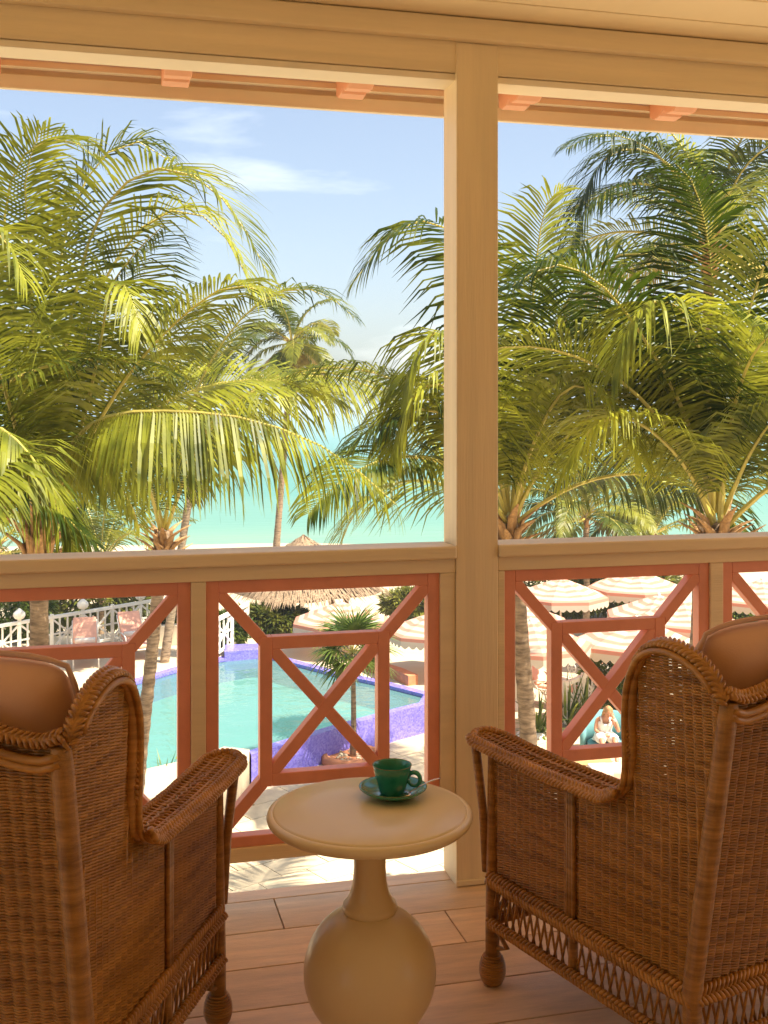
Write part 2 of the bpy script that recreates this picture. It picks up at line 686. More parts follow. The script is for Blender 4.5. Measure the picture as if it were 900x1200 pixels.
# the tall post, with the quarter bead and base shoe
post = thing('veranda_post', 'tall cream square post rising between the two railings to the beam', 'post', ((X_P0 + X_P1) / 2, YR + .068, 0))
b = MB(); b.box((0, 0, 1.31), (X_P1 - X_P0, .136, 2.62)); b.build('shaft', M['paint_v'], post, bevel=.004)
b = MB(); b.box((0, -.071, .011), (X_P1 - X_P0 + .006, .008, .018)); b.build('base_shoe', M['paint'], post, bevel=.003)

# ---- railings
PW, PZ0, PZ1 = .7185, .18, .974
MW = .0375


def clip(poly, a, bb, c):
    """keep a*x+b*y<=c"""
    out = []
    for i in range(len(poly)):
        p, q = poly[i], poly[(i + 1) % len(poly)]
        dp, dq = a * p[0] + bb * p[1] - c, a * q[0] + bb * q[1] - c
        if dp <= 0:
            out.append(p)
        if dp * dq < 0:
            s = dp / (dp - dq)
            out.append((p[0] + (q[0] - p[0]) * s, p[1] + (q[1] - p[1]) * s))
    return out


def lattice_meshes():
    W, H = PW / 2, (PZ1 - PZ0) / 2
    iw, ih = .200, .2235           # outer half size of the inner frame
    D = .042
    out = []

    def ext(name, poly):
        m = MB()
        ar = sum(poly[i][0] * poly[(i + 1) % len(poly)][1] - poly[(i + 1) % len(poly)][0] * poly[i][1] for i in range(len(poly)))
        if ar > 0:
            poly = poly[::-1]
        m.prism_dir([(p[0], 0, p[1]) for p in poly], (0, D, 0))
        # keep outward normals
        out.append((name, m.mesh(name, M['coral'])))

    def rect(x0, x1, y0, y1):
        return [(x0, y0), (x1, y0), (x1, y1), (x0, y1)]
    ext('stile', rect(-W, -W + MW, -H, H)); ext('stile', rect(W - MW, W, -H, H))
    ext('rail', rect(-W + MW, W - MW, H - MW, H)); ext('rail', rect(-W + MW, W - MW, -H, -H + MW * .85))
    ext('inner_stile', rect(-iw, -iw + MW, -ih, ih)); ext('inner_stile', rect(iw - MW, iw, -ih, ih))
    ext('inner_rail', rect(-iw + MW, iw - MW, ih - MW, ih)); ext('inner_rail', rect(-iw + MW, iw - MW, -ih, -ih + MW))
    hw = MW * .47
    for sx in (-1, 1):
        for sy in (-1, 1):
            C = (W - MW, H - MW); I = (iw, ih)
            d = Vector((C[0] - I[0], C[1] - I[1])).normalized()
            nx, ny = -d.y, d.x
            L1 = (I[0] + nx * hw, I[1] + ny * hw)   # upper-left line
            L2 = (I[0] - nx * hw, I[1] - ny * hw)

            def at_y(Lp, yy):
                return (Lp[0] + d.x * (yy - Lp[1]) / d.y, yy)

            def at_x(Lp, xx):
                return (xx, Lp[1] + d.y * (xx - Lp[0]) / d.x)
            poly = [at_y(L1, C[1]), C, at_x(L2, C[0]), at_x(L2, I[0]), I, at_y(L1, I[1])]
            ext('corner_brace', [(sx * p[0], sy * p[1]) for p in poly])
    R = rect(-iw + MW, iw - MW, -ih + MW, ih - MW)
    d = Vector((iw - MW, ih - MW)).normalized()
    n1 = (-d.y, d.x)
    p1 = clip(clip(R, n1[0], n1[1], hw), -n1[0], -n1[1], hw)
    ext('cross_brace', p1)
    n2 = (d.y, d.x)
    band2 = clip(clip(R, n2[0], n2[1], hw), -n2[0], -n2[1], hw)
    ext('cross_brace', clip(band2, n1[0], n1[1], -hw))
    ext('cross_brace', clip(band2, -n1[0], -n1[1], -hw))
    return out


LAT = lattice_meshes()


def railing(name, label, x0, x1, panels, posts):
    t = thing(name, label, 'railing', ((x0 + x1) / 2, YR + .05, 0))
    ox, oy = (x0 + x1) / 2, YR + .05

    def part(n, xa, xb, ya, yb_, za, zb, bev=.003):
        m = MB()
        m.box(((xa + xb) / 2 - ox, (ya + yb_) / 2 - oy, (za + zb) / 2), (xb - xa, yb_ - ya, zb - za))
        return m.build(n, M['paint'], t, bevel=bev)
    part('cap_rail', x0, x1, YR - .012, YR + .125, 1.018, 1.058, .006)
    part('upper_rail', x0, x1, YR + .006, YR + .068, .974, 1.0178)
    part('bottom_rail', x0, x1, YR + .006, YR + .068, .138, .18)
    for xa, xb in posts:
        part('baluster_post', xa, xb, YR + .008, YR + .066, .1805, .9735)
    for xa in panels:
        pn = obj('lattice_panel', None, t)
        pn.location = (xa + PW / 2 - ox, YR + .016 - oy, (PZ0 + PZ1) / 2)
        for nm, me in LAT:
            o = obj(nm, me, pn)
            add_bevel(o, .0018, 1)
    return t


railing('balcony_railing', 'cream railing with coral crossed lattice in front of the blue pool', -2.75, X_P0 - .001,
        [-1.982, -1.2200, -.4576, .3058],
        [(-2.75, -1.983), (-1.2635, -1.2205), (-.5013, -.4580), (.2616, .3054), (1.0247, X_P0 - .001)])
railing('balcony_railing', 'cream railing with coral crossed lattice in front of the striped parasols', X_P1 + .001, 5.0,
        [1.2371, 2.0040, 2.771, 3.538],
        [(X_P1 + .001, 1.2367), (1.9560, 2.0036), (2.7229, 2.7706), (3.490, 3.5376), (4.257, 5.0)])
# ================================================================== wicker wing chairs
def smooth_path(pts, n):
    """Catmull-Rom through pts, n samples"""
    pts = [Vector(p) for p in pts]
    k = len(pts) - 1
    out = []
    for i in range(n):
        u = i / (n - 1) * k
        j = min(int(u), k - 1)
        f = u - j
        p0, p1, p2, p3 = pts[max(j - 1, 0)], pts[j], pts[j + 1], pts[min(j + 2, k)]
        out.append(.5 * ((2 * p1) + (p2 - p0) * f + (2 * p0 - 5 * p1 + 4 * p2 - p3) * f * f + (3 * p1 - p0 - 3 * p2 + p3) * f ** 3))
    return out


def resample(pts, step):
    acc = [0]
    for a, b_ in zip(pts, pts[1:]):
        acc.append(acc[-1] + (b_ - a).length)
    n = max(2, int(round(acc[-1] / step)) + 1)
    out, j = [], 0
    for i in range(n):
        d = acc[-1] * i / (n - 1)
        while j < len(acc) - 2 and acc[j + 1] < d:
            j += 1
        s = (d - acc[j]) / max(acc[j + 1] - acc[j], 1e-9)
        out.append(pts[j].lerp(pts[j + 1], s))
    return out


def braid(m, pts, normal, w=.030, h=.012, step=.0125, rr=random.Random(3)):
    """flat plait along a path: two rows of slanted overlapping canes, on a core roll"""
    pts = resample([Vector(p) for p in pts], step)
    k = len(pts)
    for i in range(k):
        t = (pts[min(i + 1, k - 1)] - pts[max(i - 1, 0)]).normalized()
        nn = normal(i / max(1, k - 1)) if callable(normal) else Vector(normal)
        nn = (nn - t * nn.dot(t)).normalized()
        lat = t.cross(nn)
        for s in (-1, 1):
            ld = (t * .62 + lat * (s * .78)).normalized()
            wd = nn.cross(ld)
            c = pts[i] + lat * (s * w * .24) + nn * (h * (.42 + .1 * rr.random())) + t * (s * step * .25)
            m.ellipsoid(c, (ld * w * .47, wd * step * .46, nn * h * .62), 7, 4)


WR = random.Random(99)


def weave(m, rows, stake=.026, amp=.0044, r=.0036, flat=.62, ribs=True):
    """rows: list of (pts, normal) polylines already sampled every half stake, alternating over and under"""
    for ri, (pts, ns, ph) in enumerate(rows):
        q = []
        for i, p in enumerate(pts):
            sgn = math.cos(PI * (i + ph)) if ribs else math.sin(PI * (i + ph) / 2 + PI * (ri % 2))
            q.append(p + ns * (amp * sgn + WR.uniform(-.0004, .0004)) + Vector((0, 0, WR.uniform(-.0005, .0005))))
        m.tube(q, r * WR.uniform(.86, 1.1), 4, True, 0, 1 / flat if False else 1.0, ref=(0, 0, 1))


def coil(m, c0, c1, r0f, n_turn, tr, k=10):
    """rings of cane wrapped round an axis"""
    for i in range(n_turn):
        f = (i + .5) / n_turn
        c = Vector(c0).lerp(Vector(c1), f)
        r = r0f(f)
        ring = [c + Vector((math.cos(2 * PI * j / k) * r, math.sin(2 * PI * j / k) * r, 0)) for j in range(k + 1)]
        m.tube(ring, tr, 4, False)


HWB, YB, YF = .33, -.34, .34


def yback(z):
    return YB - .10 * max(0, (z - .28) / .62)


def xside(y, z):
    return HWB + .012 * (y - YB) / .68 + .02 * max(0, (z - .6)) / .4


WING = smooth_path([(0, -.440, .905), (0, -.415, .945), (0, -.365, .978), (0, -.295, .990), (0, -.232, .966), (0, -.193, .905), (0, -.179, .83),
                    (0, -.176, .73), (0, -.163, .665), (0, -.13, .632)], 80)


def wing_range(z):
    """y range of the side weave at height z"""
    if z <= .633:
        return yback(z), YF
    ys = []
    for a, b_ in zip(WING, WING[1:]):
        if (a.z - z) * (b_.z - z) <= 0 and a.z != b_.z:
            ys.append(a.y + (b_.y - a.y) * (z - a.z) / (b_.z - a.z))
    if not ys:
        return None
    y1 = max(ys)
    y0 = min(ys) if len(ys) > 1 else yback(z)
    return max(y0, yback(z)), y1


def ztop(x):
    a = abs(x) / HWB
    return .905 + .075 * (.5 + .5 * math.cos(PI * min(1, a / .92))) + (.01 * max(0, a - .92) / .08)


def make_chair(label):
    t = thing('wicker_armchair', label, 'armchair', group='wicker wing chairs at the side table')
    ST = .026
    half = ST / 2
    pitch = .0061
    # --- back weave
    m = MB()
    rows = []
    z = .285
    i = 0
    while z < .97:
        if z < .90:
            xm = HWB - .004
        else:
            xm = None
            for q in range(200):
                xx = HWB * (1 - q / 200)
                if ztop(xx) - .012 > z:
                    xm = xx
                    break
        if xm and xm > .05:
            n = int(2 * xm / half)
            pts = [Vector((-n * half / 2 + k * half, yback(z), z)) for k in range(n + 1)]
            ph = 0 if n % 2 == 0 else 0
            rows.append((pts, Vector((0, -1, .16)).normalized(), (n // 2) % 2 if False else ((n * 1) % 4) * -.5))
        z += pitch
    # phases: align weave columns to the chair's centre line
    rows2 = []
    for pts, ns, _ in rows:
        rows2.append((pts, ns, round(pts[0].x / half)))
    weave(m, rows2)
    k = -12
    while k <= 12:
        x = k * ST
        if abs(x) < HWB - .01:
            zt = ztop(x) - .01
            m.tube([(x, yback(.27) + .002, .27), (x, yback(zt) + .002, zt)], .0055, 6)
        k += 1
    stuff(m.build('back_weave', M['wicker'], t, True))
    # --- sides
    for s in (-1, 1):
        m = MB()
        rows = []
        z = .285
        while z < .985:
            rg = wing_range(z)
            if rg and rg[1] - rg[0] > .03:
                j0 = math.ceil(rg[0] / half)
                j1 = math.floor(rg[1] / half)
                pts = [Vector((s * xside(j * half, z), j * half, z)) for j in range(j0, j1 + 1)]
                ends = [Vector((s * xside(rg[0], z), rg[0] + .003, z))] + pts + [Vector((s * xside(rg[1], z), rg[1] - .002, z))]
                if len(pts) > 2:
                    rows.append((pts, Vector((s, 0, 0)), j0))
            z += pitch
        weave(m, rows)
        j = math.ceil(-.43 / ST)
        while j * ST < YF:
            y = j * ST
            zs = [zz for zz in [.27 + .01 * q for q in range(73)] if (lambda rg: rg and rg[0] <= y <= rg[1])(wing_range(zz))]
            if zs:
                z0, z1 = min(zs), max(zs)
                m.tube([(s * xside(y, z0), y, z0), (s * xside(y, (z0 + z1) / 2), y, (z0 + z1) / 2), (s * xside(y, z1), y, z1)], .0052, 6)
            j += 1
        stuff(m.build('side_weave', M['wicker'], t, True))
    # --- frame poles
    for s in (-1, 1):
        m = MB()
        m.tube([(s * (HWB + .002), yback(zz) - .002, zz) for zz in (.0, .15, .28, .45, .6, .75, .86, .90)], [.017, .019, .021, .021, .021, .0205, .02, .018], 12)
        m.build('back_post', M['cane'], t, True)
        m = MB()
        m.tube([(s * (xside(YF, .3) + .0), YF + .004, zz) for zz in (.05, .16, .28, .45, .61)], [.019, .019, .017, .014, .012], 10)
        lg = m.build('leg', M['cane'], t, True)
        m = MB()
        prof = [(.004, .0), (.020, .001), (.027, .012), (.032, .030), (.031, .048), (.026, .065), (.019, .076), (.010, .078)]
        m.lathe(prof, (s * xside(YF, .3), YF + .004, 0), 16)

        def rr(f):
            zz = f * .076
            for (ra, za), (rb, zb) in zip(prof, prof[1:]):
                if za <= zz <= zb:
                    return ra + (rb - ra) * (zz - za) / max(zb - za, 1e-6) + .001
            return .02
        coil(m, (s * xside(YF, .3), YF + .004, .003), (s * xside(YF, .3), YF + .004, .076), rr, 13, .0034, 14)
        m.build('foot', M['wicker'], lg, True)
        m = MB()
        m.lathe([(.004, 0), (.02, .001), (.030, .03), (.026, .065), (.018, .078), (.01, .079)], (s * (HWB + .002), YB - .002, 0), 14)
        m.build('foot', M['wicker'], t, True)
        # slanted strut from the arm's front down to the seat rail
        m = MB()
        m.tube([(s * (xside(YF, .3) + .006), YF + .024, .285), (s * (xside(YF, .5) + .014), YF + .026, .44), (s * (xside(YF, .6) + .032), YF + .034, .612)], [.011, .0115, .0125], 10)
        m.build('arm_strut', M['cane'], t, True)
        # bundled rib halfway along the side
        m = MB()
        for q in (-1, 0, 1):
            m.tube([(s * (xside(.03, zz) + .006), .03 + q * .009, zz) for zz in (.29, .45, .61)], .0062, 6)
        m.tube([(s * (xside(.03, .2)), .03, .15), (s * (xside(.03, .2)), .03, .285)], .012, 8)
        m.build('side_rib', M['cane'], t, True)
        # --- the arm: flat woven top with plaited edges
        arm = obj('arm', None, t)
        m = MB()
        a0, a1, aw = -.150, .378, .094
        rows = []
        nrow = int((a1 - a0) / .0075)
        def armz(y):
            return .618 + .018 * max(0, (y - .1) / .3) ** 1.4 + .02 * max(0, (-.09 - y) / .06) ** 2
        def armx(y):
            return xside(min(y, YF), .61) - .004 + .016 * max(0, (y + .1) / .5)
        def endw(y):
            return 1 if y < a1 - .05 else math.sqrt(max(.05, 1 - ((y - a1 + .05) / .055) ** 2))
        for r_ in range(nrow + 1):
            y = a0 + (a1 - a0) * r_ / nrow
            hw_ = aw / 2 * endw(y)
            n = 8
            pts = [Vector((s * (armx(y) - hw_ + 2 * hw_ * k / n), y, armz(y) + .006)) for k in range(n + 1)]
            rows.append((pts, Vector((0, 0, 1)), 0))
        weave(m, rows, amp=.0030, r=.0036, ribs=False)
        for k in range(5):
            f = -.45 + .9 * k / 4
            m.tube([(s * (armx(y) + f * aw * endw(y)), y, armz(y) + .006) for y in [a0 + (a1 - a0) * q / 14 for q in range(15)]], .0036, 5)
        stuff(m.build('arm_weave', M['wicker'], arm, True))
        m = MB()
        for sd_ in (-1, 1):
            path = [Vector((s * (armx(y) + sd_ * aw / 2 * endw(y)), y, armz(y))) for y in [a0 - .01 + (a1 - a0 + .01) * q / 40 for q in range(41)]]
            m.tube(path, .0125, 8)
            braid(m, path, Vector((s * sd_ * .75, 0, .7)), .029, .013, .0115)
        # rounded front nose
        nose = [Vector((s * (armx(a1) + aw / 2 * math.cos(q) * .75), a1 - .018 + .022 * math.sin(q), armz(a1) - .001)) for q in [PI * k / 10 for k in range(11)]]
        m.tube(nose, .0125, 8)
        braid(m, nose, Vector((0, .8, .6)), .032, .016, .012)
        m.build('arm_braid', M['wicker'], arm, True)
        # --- wing edge
        m = MB()
        path = [Vector((s * (xside(p.y, p.z) + .004), p.y, p.z)) for p in WING]
        m.tube(resample(path, .015), .0135, 8)
        path2 = [Vector((s * (xside(p.y, p.z) + .020), p.y + (.004 if p.y > -.3 else -.002), p.z - .012)) for p in WING[6:]]
        m.tube(resample(path2, .02), .0075, 6)
        cz = Vector((0, -.30, .84))

        def wn_(f):
            p = WING[min(79, int(f * 79))]
            o_ = Vector((0, p.y - cz.y, (p.z - cz.z) * .9))
            if p.z < .70:
                o_ = Vector((0, .9, .5))
            return o_.normalized() + Vector((s * .35, 0, 0))
        braid(m, path, wn_, .031, .013, .0115)
        m.build('wing_braid', M['wicker'], t, True)
    # --- top of the back
    m = MB()
    path = [Vector((x, yback(ztop(x)) - .004, ztop(x))) for x in [-HWB - .006 + (2 * HWB + .012) * q / 60 for q in range(61)]]
    m.tube(resample(path, .02), .0115, 8)
    braid(m, path, Vector((0, -.75, .65)), .026, .012, .0115)
    m.tube(resample([p + Vector((0, -.006, -.030)) for p in path], .02), .0085, 6)
    m.tube(resample([p + Vector((0, -.004, -.045)) for p in path], .02), .0085, 6)
    m.build('crest_braid', M['wicker'], t, True)
    # --- seat rail, lattice apron, lower rail
    m = MB()
    x1, x2 = xside(YB, .28), xside(YF, .28)
    ring = [(-x1, YB), (x1, YB), (x2, YF), (-x2, YF)]
    outn = [Vector((0, -1, .25)), Vector((1, 0, .25)), Vector((0, 1, .25)), Vector((-1, 0, .25))]
    seat = MB(); low = MB(); ap = MB()
    for k in range(4):
        a, c = ring[k], ring[(k + 1) % 4]
        for mm, zc, wd in ((seat, .272, .038), (low, .160, .026)):
            A, C_ = Vector((*a, zc)), Vector((*c, zc))
            mm.tube([A, C_], .0125 if mm is seat else .009, 8)
            off = outn[k] * (.006)
            braid(mm, [A + off, C_ + off], outn[k], wd, .016, .0125)
        # crossing reeds
        L = (Vector(a) - Vector(c)).length
        n = int(L / .027)
        lean = 1.0
        for q in range(-1, n + 1):
            for sg in (-1, 1):
                f0, f1 = (q + .5 - sg * .5 * lean) / n, (q + .5 + sg * .5 * lean) / n
                f0, f1 = min(1, max(0, f0)), min(1, max(0, f1))
                p0 = Vector(a).lerp(Vector(c), f0)
                p1 = Vector(a).lerp(Vector(c), f1)
                o_ = outn[k] * (.004 * sg)
                ap.tube([Vector((p0.x, p0.y, .165)) + o_, Vector((p1.x, p1.y, .268)) + o_], .0034, 5)
    seat.build('seat_rail', M['wicker'], t, True)
    low.build('lower_rail', M['wicker'], t, True)
    stuff(ap.build('lattice_apron', M['wicker'], t, True))
    b_ = MB(); b_.box((0, 0, .285), (2 * HWB - .03, .66, .016)); b_.build('seat_deck', M['cane'], t)
    # stretchers and corner brackets under the seat
    for s in (-1, 1):
        m = MB()
        m.tube([(s * x2, YF, .175), (s * (x2 - .05), YF, .22), (s * (x2 - .11), YF, .255)], .008, 6)
        m.tube([(s * x2, YF - .01, .15), (s * x2, YF - .06, .115), (s * x2, YF - .02, .10)], .007, 6)
        m.build('bracket', M['cane'], t, True)

    # --- cushions
    def pillow(name, hx, hy, hz, loc, rx, seed):
        n = 16
        mm = MB()
        idx = {}
        r_ = random.Random(seed)
        for face in (1, -1):
            for i_ in range(n + 1):
                for j_ in range(n + 1):
                    u, v = -1 + 2 * i_ / n, -1 + 2 * j_ / n
                    edge = i_ in (0, n) or j_ in (0, n)
                    cx = u * math.sqrt(1 - .13 * v ** 6) * hx
                    cz_ = v * math.sqrt(1 - .13 * u ** 6) * hz
                    th = (max(0, (1 - abs(u) ** 9)) * max(0, (1 - abs(v) ** 9))) ** .6 * (.80 + .2 * (1 - u * u) * (1 - v * v))
                    th += .05 * noise.noise((u * 2.2 + seed, v * 2.2, face)) * (0 if edge else 1)
                    key = (i_, j_, 0 if edge else face)
                    if key not in idx:
                        idx[key] = len(mm.v)
                        mm.v.append((cx, face * hy * th if not edge else 0, cz_))
            for i_ in range(n):
                for j_ in range(n):
                    def g(a_, c_):
                        e = a_ in (0, n) or c_ in (0, n)
                        return idx[(a_, c_, 0 if e else face)]
                    q = (g(i_, j_), g(i_ + 1, j_), g(i_ + 1, j_ + 1), g(i_, j_ + 1))
                    mm.f.append(q if face < 0 else q[::-1]); mm.m.append(0)
        per = []
        for i_ in range(n): per.append(mm.v[idx[(i_, 0, 0)]])
        for j_ in range(n): per.append(mm.v[idx[(n, j_, 0)]])
        for i_ in range(n, 0, -1): per.append(mm.v[idx[(i_, n, 0)]])
        for j_ in range(n, 0, -1): per.append(mm.v[idx[(0, j_, 0)]])
        per.append(per[0])
        o = mm.build(name, M['cushion'], t, True)
        o.location = loc
        o.rotation_euler = (rx, 0, 0)
        ss = o.modifiers.new('sub', 'SUBSURF'); ss.levels = 1; ss.render_levels = 1
        pm = MB(); pm.tube(per, .0055, 6, False)
        pm.build('piping', M['piping'], o, True)
        return o
    pillow('back_cushion', .316, .090, .300, (0, -.300, .738), math.radians(9), 5)
    pillow('seat_cushion', .305, .075, .32, (0, .02, .365), math.radians(90), 9)
    return t


chair = make_chair('wicker wing armchair with salmon cushion whose back hides the leaning palm trunk by the pool')


def place_chair(c, corner_local, corner_world, ang):
    """put the chair so that its local floor point lands on a world floor point; ang turns it counter-clockwise"""
    R_ = Matrix.Rotation(ang, 3, 'Z')
    off = R_ @ Vector((*corner_local, 0))
    c.location = (corner_world[0] - off.x, corner_world[1] - off.y, 0)
    c.rotation_euler = (0, 0, ang)


x2 = xside(YF, .28)
place_chair(chair, (x2, YF), (.276, 2.722), -math.radians(25.0))
chair2 = copy_tree(chair)
chair2['label'] = 'wicker wing armchair with salmon cushion standing against the foot of the tall post'
place_chair(chair2, (-x2, YF), (.985, 2.744), math.radians(16.0))
chair['label'] = 'wicker wing armchair with salmon cushion standing before the blue pool view'

# ================================================================== table, cup, saucer, spoon
TX, TY, TZ = .593, 2.474, .58
tb = thing('side_table', 'round cream pedestal table with globe base between two wicker chairs', 'table', (TX, TY, 0))
m = MB()
m.lathe([(.02, TZ - .034), (.15, TZ - .034), (.205, TZ - .032), (.222, TZ - .0285), (.2305, TZ - .021), (.2325, TZ - .014), (.230, TZ - .0065), (.2245, TZ - .003),
         (.2205, TZ - .0035), (.2185, TZ - .0045), (.2170, TZ - .002), (.214, TZ), (.10, TZ), (.001, TZ)], n=96)
m.build('table_top', M['table'], tb, True)
m = MB()
prof = [(.05, TZ - .036), (.047, TZ - .045), (.0395, TZ - .065), (.036, TZ - .10), (.036, TZ - .135), (.0385, TZ - .165), (.045, TZ - .19), (.053, TZ - .207),
        (.0605, TZ - .214), (.0625, TZ - .222), (.0605, TZ - .230), (.057, TZ - .233)]
m.lathe(prof[::-1], n=64)
m.build('neck', M['table'], tb, True)
m = MB()
pr = [(.10, .0), (.112, .004), (.112, .03), (.10, .05), (.085, .062)]
R0, ZC = .1495, .213
a0 = -math.acos(.085 / R0)
for i in range(28):
    a = a0 + (math.radians(67) - a0) * i / 27
    pr.append((R0 * math.cos(a), ZC + R0 * math.sin(a)))
m.lathe(pr, n=72)
m.build('globe_base', M['table'], tb, True)
for o in tb.children:
    es = o.modifiers.new('edge', 'EDGE_SPLIT'); es.split_angle = math.radians(50)

cc = P(460.5, 930, 2.62)
cc.z = TZ
sc_ = thing('saucer', 'green glazed saucer under the cup on the round table', 'saucer', cc)
m = MB()
m.lathe([(.030, .0005), (.036, .0005), (.040, .004), (.058, .009), (.0715, .0165), (.0785, .0225), (.0795, .0245), (.0775, .0255), (.070, .0205), (.056, .0125), (.042, .0078), (.034, .0072), (.001, .007)], n=64)
m.build('dish', M['green'], sc_, True)
m = MB()
m.tube([(.0788 * math.cos(2 * PI * k / 64), .0788 * math.sin(2 * PI * k / 64), .0248) for k in range(65)], .0009, 5, False)
m.build('glaze_line', M['rimglaze'], sc_, True)
cup = thing('coffee_cup', 'green glazed coffee cup with ring handle on its saucer', 'cup', cc + Vector((-.002, .0, .0080)), 0)
m = MB()
H = .0665
m.lathe([(.020, .0), (.0265, .0), (.0285, .003), (.031, .006), (.0335, .016), (.0375, .032), (.0425, .052), (.0455, H - .001), (.0452, H), (.0438, H), (.0425, H - .002), (.0395, .050), (.034, .030), (.029, .012), (.001, .010)], n=64)
m.build('bowl', M['green'], cup, True)
m = MB()
m.tube([(.0448 * math.cos(2 * PI * k / 64), .0448 * math.sin(2 * PI * k / 64), H) for k in range(65)], .0011, 5, False)
m.build('rim', M['rimglaze'], cup, True)
m = MB()
hd = (RGT * .985 - FWD * .17).normalized()
hp = []
for k in range(25):
    a = math.radians(-172 + 344 * k / 24)
    hp.append(hd * (.0515 + .0145 * math.cos(a)) + Vector((0, 0, .036 + .0155 * math.sin(a))))
m.tube(hp, .0042, 8, True, 0, 1.35)
m.build('handle', M['green'], cup, True)
m = MB()
m.lathe([(.001, .036), (.034, .0365), (.034, .037), (.001, .0372)], n=40)
m.build('coffee', M['coffee'], cup, True)
spn = thing('teaspoon', 'steel teaspoon lying on the green saucer beside the cup handle', 'spoon', cc + Vector((0, 0, 0)))
e0 = RGT * .036 - FWD * .030 + Vector((0, 0, .0185))
e1 = RGT * .112 + FWD * .030 + Vector((0, 0, .0335))
m = MB()
path = [e0.lerp(e1, f) + Vector((0, 0, .004 * math.sin(PI * f))) for f in [k / 10 for k in range(11)]]
m.tube(path, [.0016, .0016, .0016, .0017, .002, .0024, .0028, .0032, .0035, .0034, .002], 8, True, 0, .45, ref=(.3, .9, 0))
m.build('handle', M['steel'], spn, True)
m = MB()
dd = (e1 - e0).normalized()
sd2 = dd.cross(UP).normalized()
nn = sd2.cross(dd)
m.ellipsoid(e0 - dd * .012 - nn * .001, (dd * .0185, sd2 * .0115, nn * .0028), 14, 6)
m.build('bowl', M['steel'], spn, True)
# ================================================================== ground, sea
SEA_Z = -8.0


def gz(t):
    pts = [(-60, GROUND), (26.5, GROUND), (30.5, -6.3), (45, -6.7), (62, -7.1), (70, -7.6), (84, -8.25), (140, -10), (400, -14)]
    for (a, za), (c, zc) in zip(pts, pts[1:]):
        if a <= t <= c:
            f = (t - a) / (c - a)
            return za + (zc - za) * f
    return pts[-1][1]


m = MB()
ts = [-60, -20, 0, 8, 14, 18, 22, 24, 25, 26, 26.5, 27, 28, 29, 30, 30.5, 32, 35, 38, 42, 46, 50, 54, 58, 62, 64, 66, 68, 70, 72, 74, 76, 78, 80, 84, 90, 100, 140, 400]
ls = [-500, -250, -120, -60] + list(range(-44, 46, 2)) + [60, 120, 250, 500]
for t in ts:
    for L in ls:
        p = FWD * t + RGT * L
        z = gz(t) + (noise.noise((L * .06, t * .05, 0)) * .35 if t > 55 else 0)
        m.v.append((p.x, p.y, z))
nl = len(ls)
for i in range(len(ts) - 1):
    for j in range(nl - 1):
        m.f.append((i * nl + j, i * nl + j + 1, (i + 1) * nl + j + 1, (i + 1) * nl + j)); m.m.append(0)
g = m.build('ground', M['sand'], None, True)
g['kind'] = 'structure'
m = MB()
q = [FWD * 60 + RGT * -9000, FWD * 60 + RGT * 9000, FWD * 15000 + RGT * 9000, FWD * 15000 + RGT * -9000]
m.add([(p.x, p.y, SEA_Z) for p in q], [(0, 1, 2, 3)])
s_ = m.build('sea', M['sea'])
s_['kind'] = 'structure'

# ---- pool and terrace
WZ, TZ_ = -5.33, -5.25
far_edge = [G(60, 838, WZ), G(120, 815, WZ), G(180, 797, WZ), G(210, 788, WZ), G(255, 777, WZ), G(303, 769, WZ), G(345, 781, WZ), G(390, 793, WZ), G(437, 803, WZ), G(496, 818, WZ)]
near_edge = [G(492, 825, WZ), G(457, 833.5, WZ), G(397, 850, WZ), G(320, 873, WZ), G(292, 882, WZ)]
left_edge = [G(262, 879, WZ), G(225, 893, WZ), G(177, 904, WZ), G(110, 922, WZ), G(50, 930, WZ), G(20, 900, WZ), G(25, 860, WZ)]
poolp = far_edge + near_edge + left_edge
pool = [(p.x, p.y) for p in poolp]


def offset_poly(poly, d):
    n = len(poly)
    ar = sum(poly[i][0] * poly[(i + 1) % n][1] - poly[(i + 1) % n][0] * poly[i][1] for i in range(n))
    sg = 1 if ar > 0 else -1
    out = []
    for i in range(n):
        a, b_, c = Vector(poly[i - 1]), Vector(poly[i]), Vector(poly[(i + 1) % n])
        n1 = Vector(((b_ - a).y, -(b_ - a).x)).normalized() * sg
        n2 = Vector(((c - b_).y, -(c - b_).x)).normalized() * sg
        nn_ = (n1 + n2).normalized()
        k = d / max(.5, nn_.dot(n1))
        out.append(tuple(b_ + nn_ * k))
    return out


pl = thing('swimming_pool', 'turquoise swimming pool edged with violet mosaic below the balcony', 'pool', (pool[0][0], pool[0][1], GROUND))
base = Vector((pool[0][0], pool[0][1], GROUND))
rel = lambda poly: [(p[0] - base.x, p[1] - base.y) for p in poly]
m = MB()
m.add([(p[0], p[1], WZ - base.z) for p in rel(pool)], [tuple(reversed(range(len(pool))))])
m.build('water', M['water'], pl)
basin = MB()
n = len(pool)
ins = rel(offset_poly(pool, .0))
basin.add([(p[0], p[1], WZ - .55 - base.z) for p in ins], [tuple(reversed(range(n)))])
basin.build('basin_floor', mat('pool_plaster', (.30, .50, .47), .6, .06, 1.2), pl)
m = MB()
for i in range(n):
    a, c = ins[i], ins[(i + 1) % n]
    m.add([(a[0], a[1], WZ - .55 - base.z), (c[0], c[1], WZ - .55 - base.z), (c[0], c[1], WZ + .02 - base.z), (a[0], a[1], WZ + .02 - base.z)], [(0, 1, 2, 3)])
m.build('basin_wall', M['mosaic'], pl)


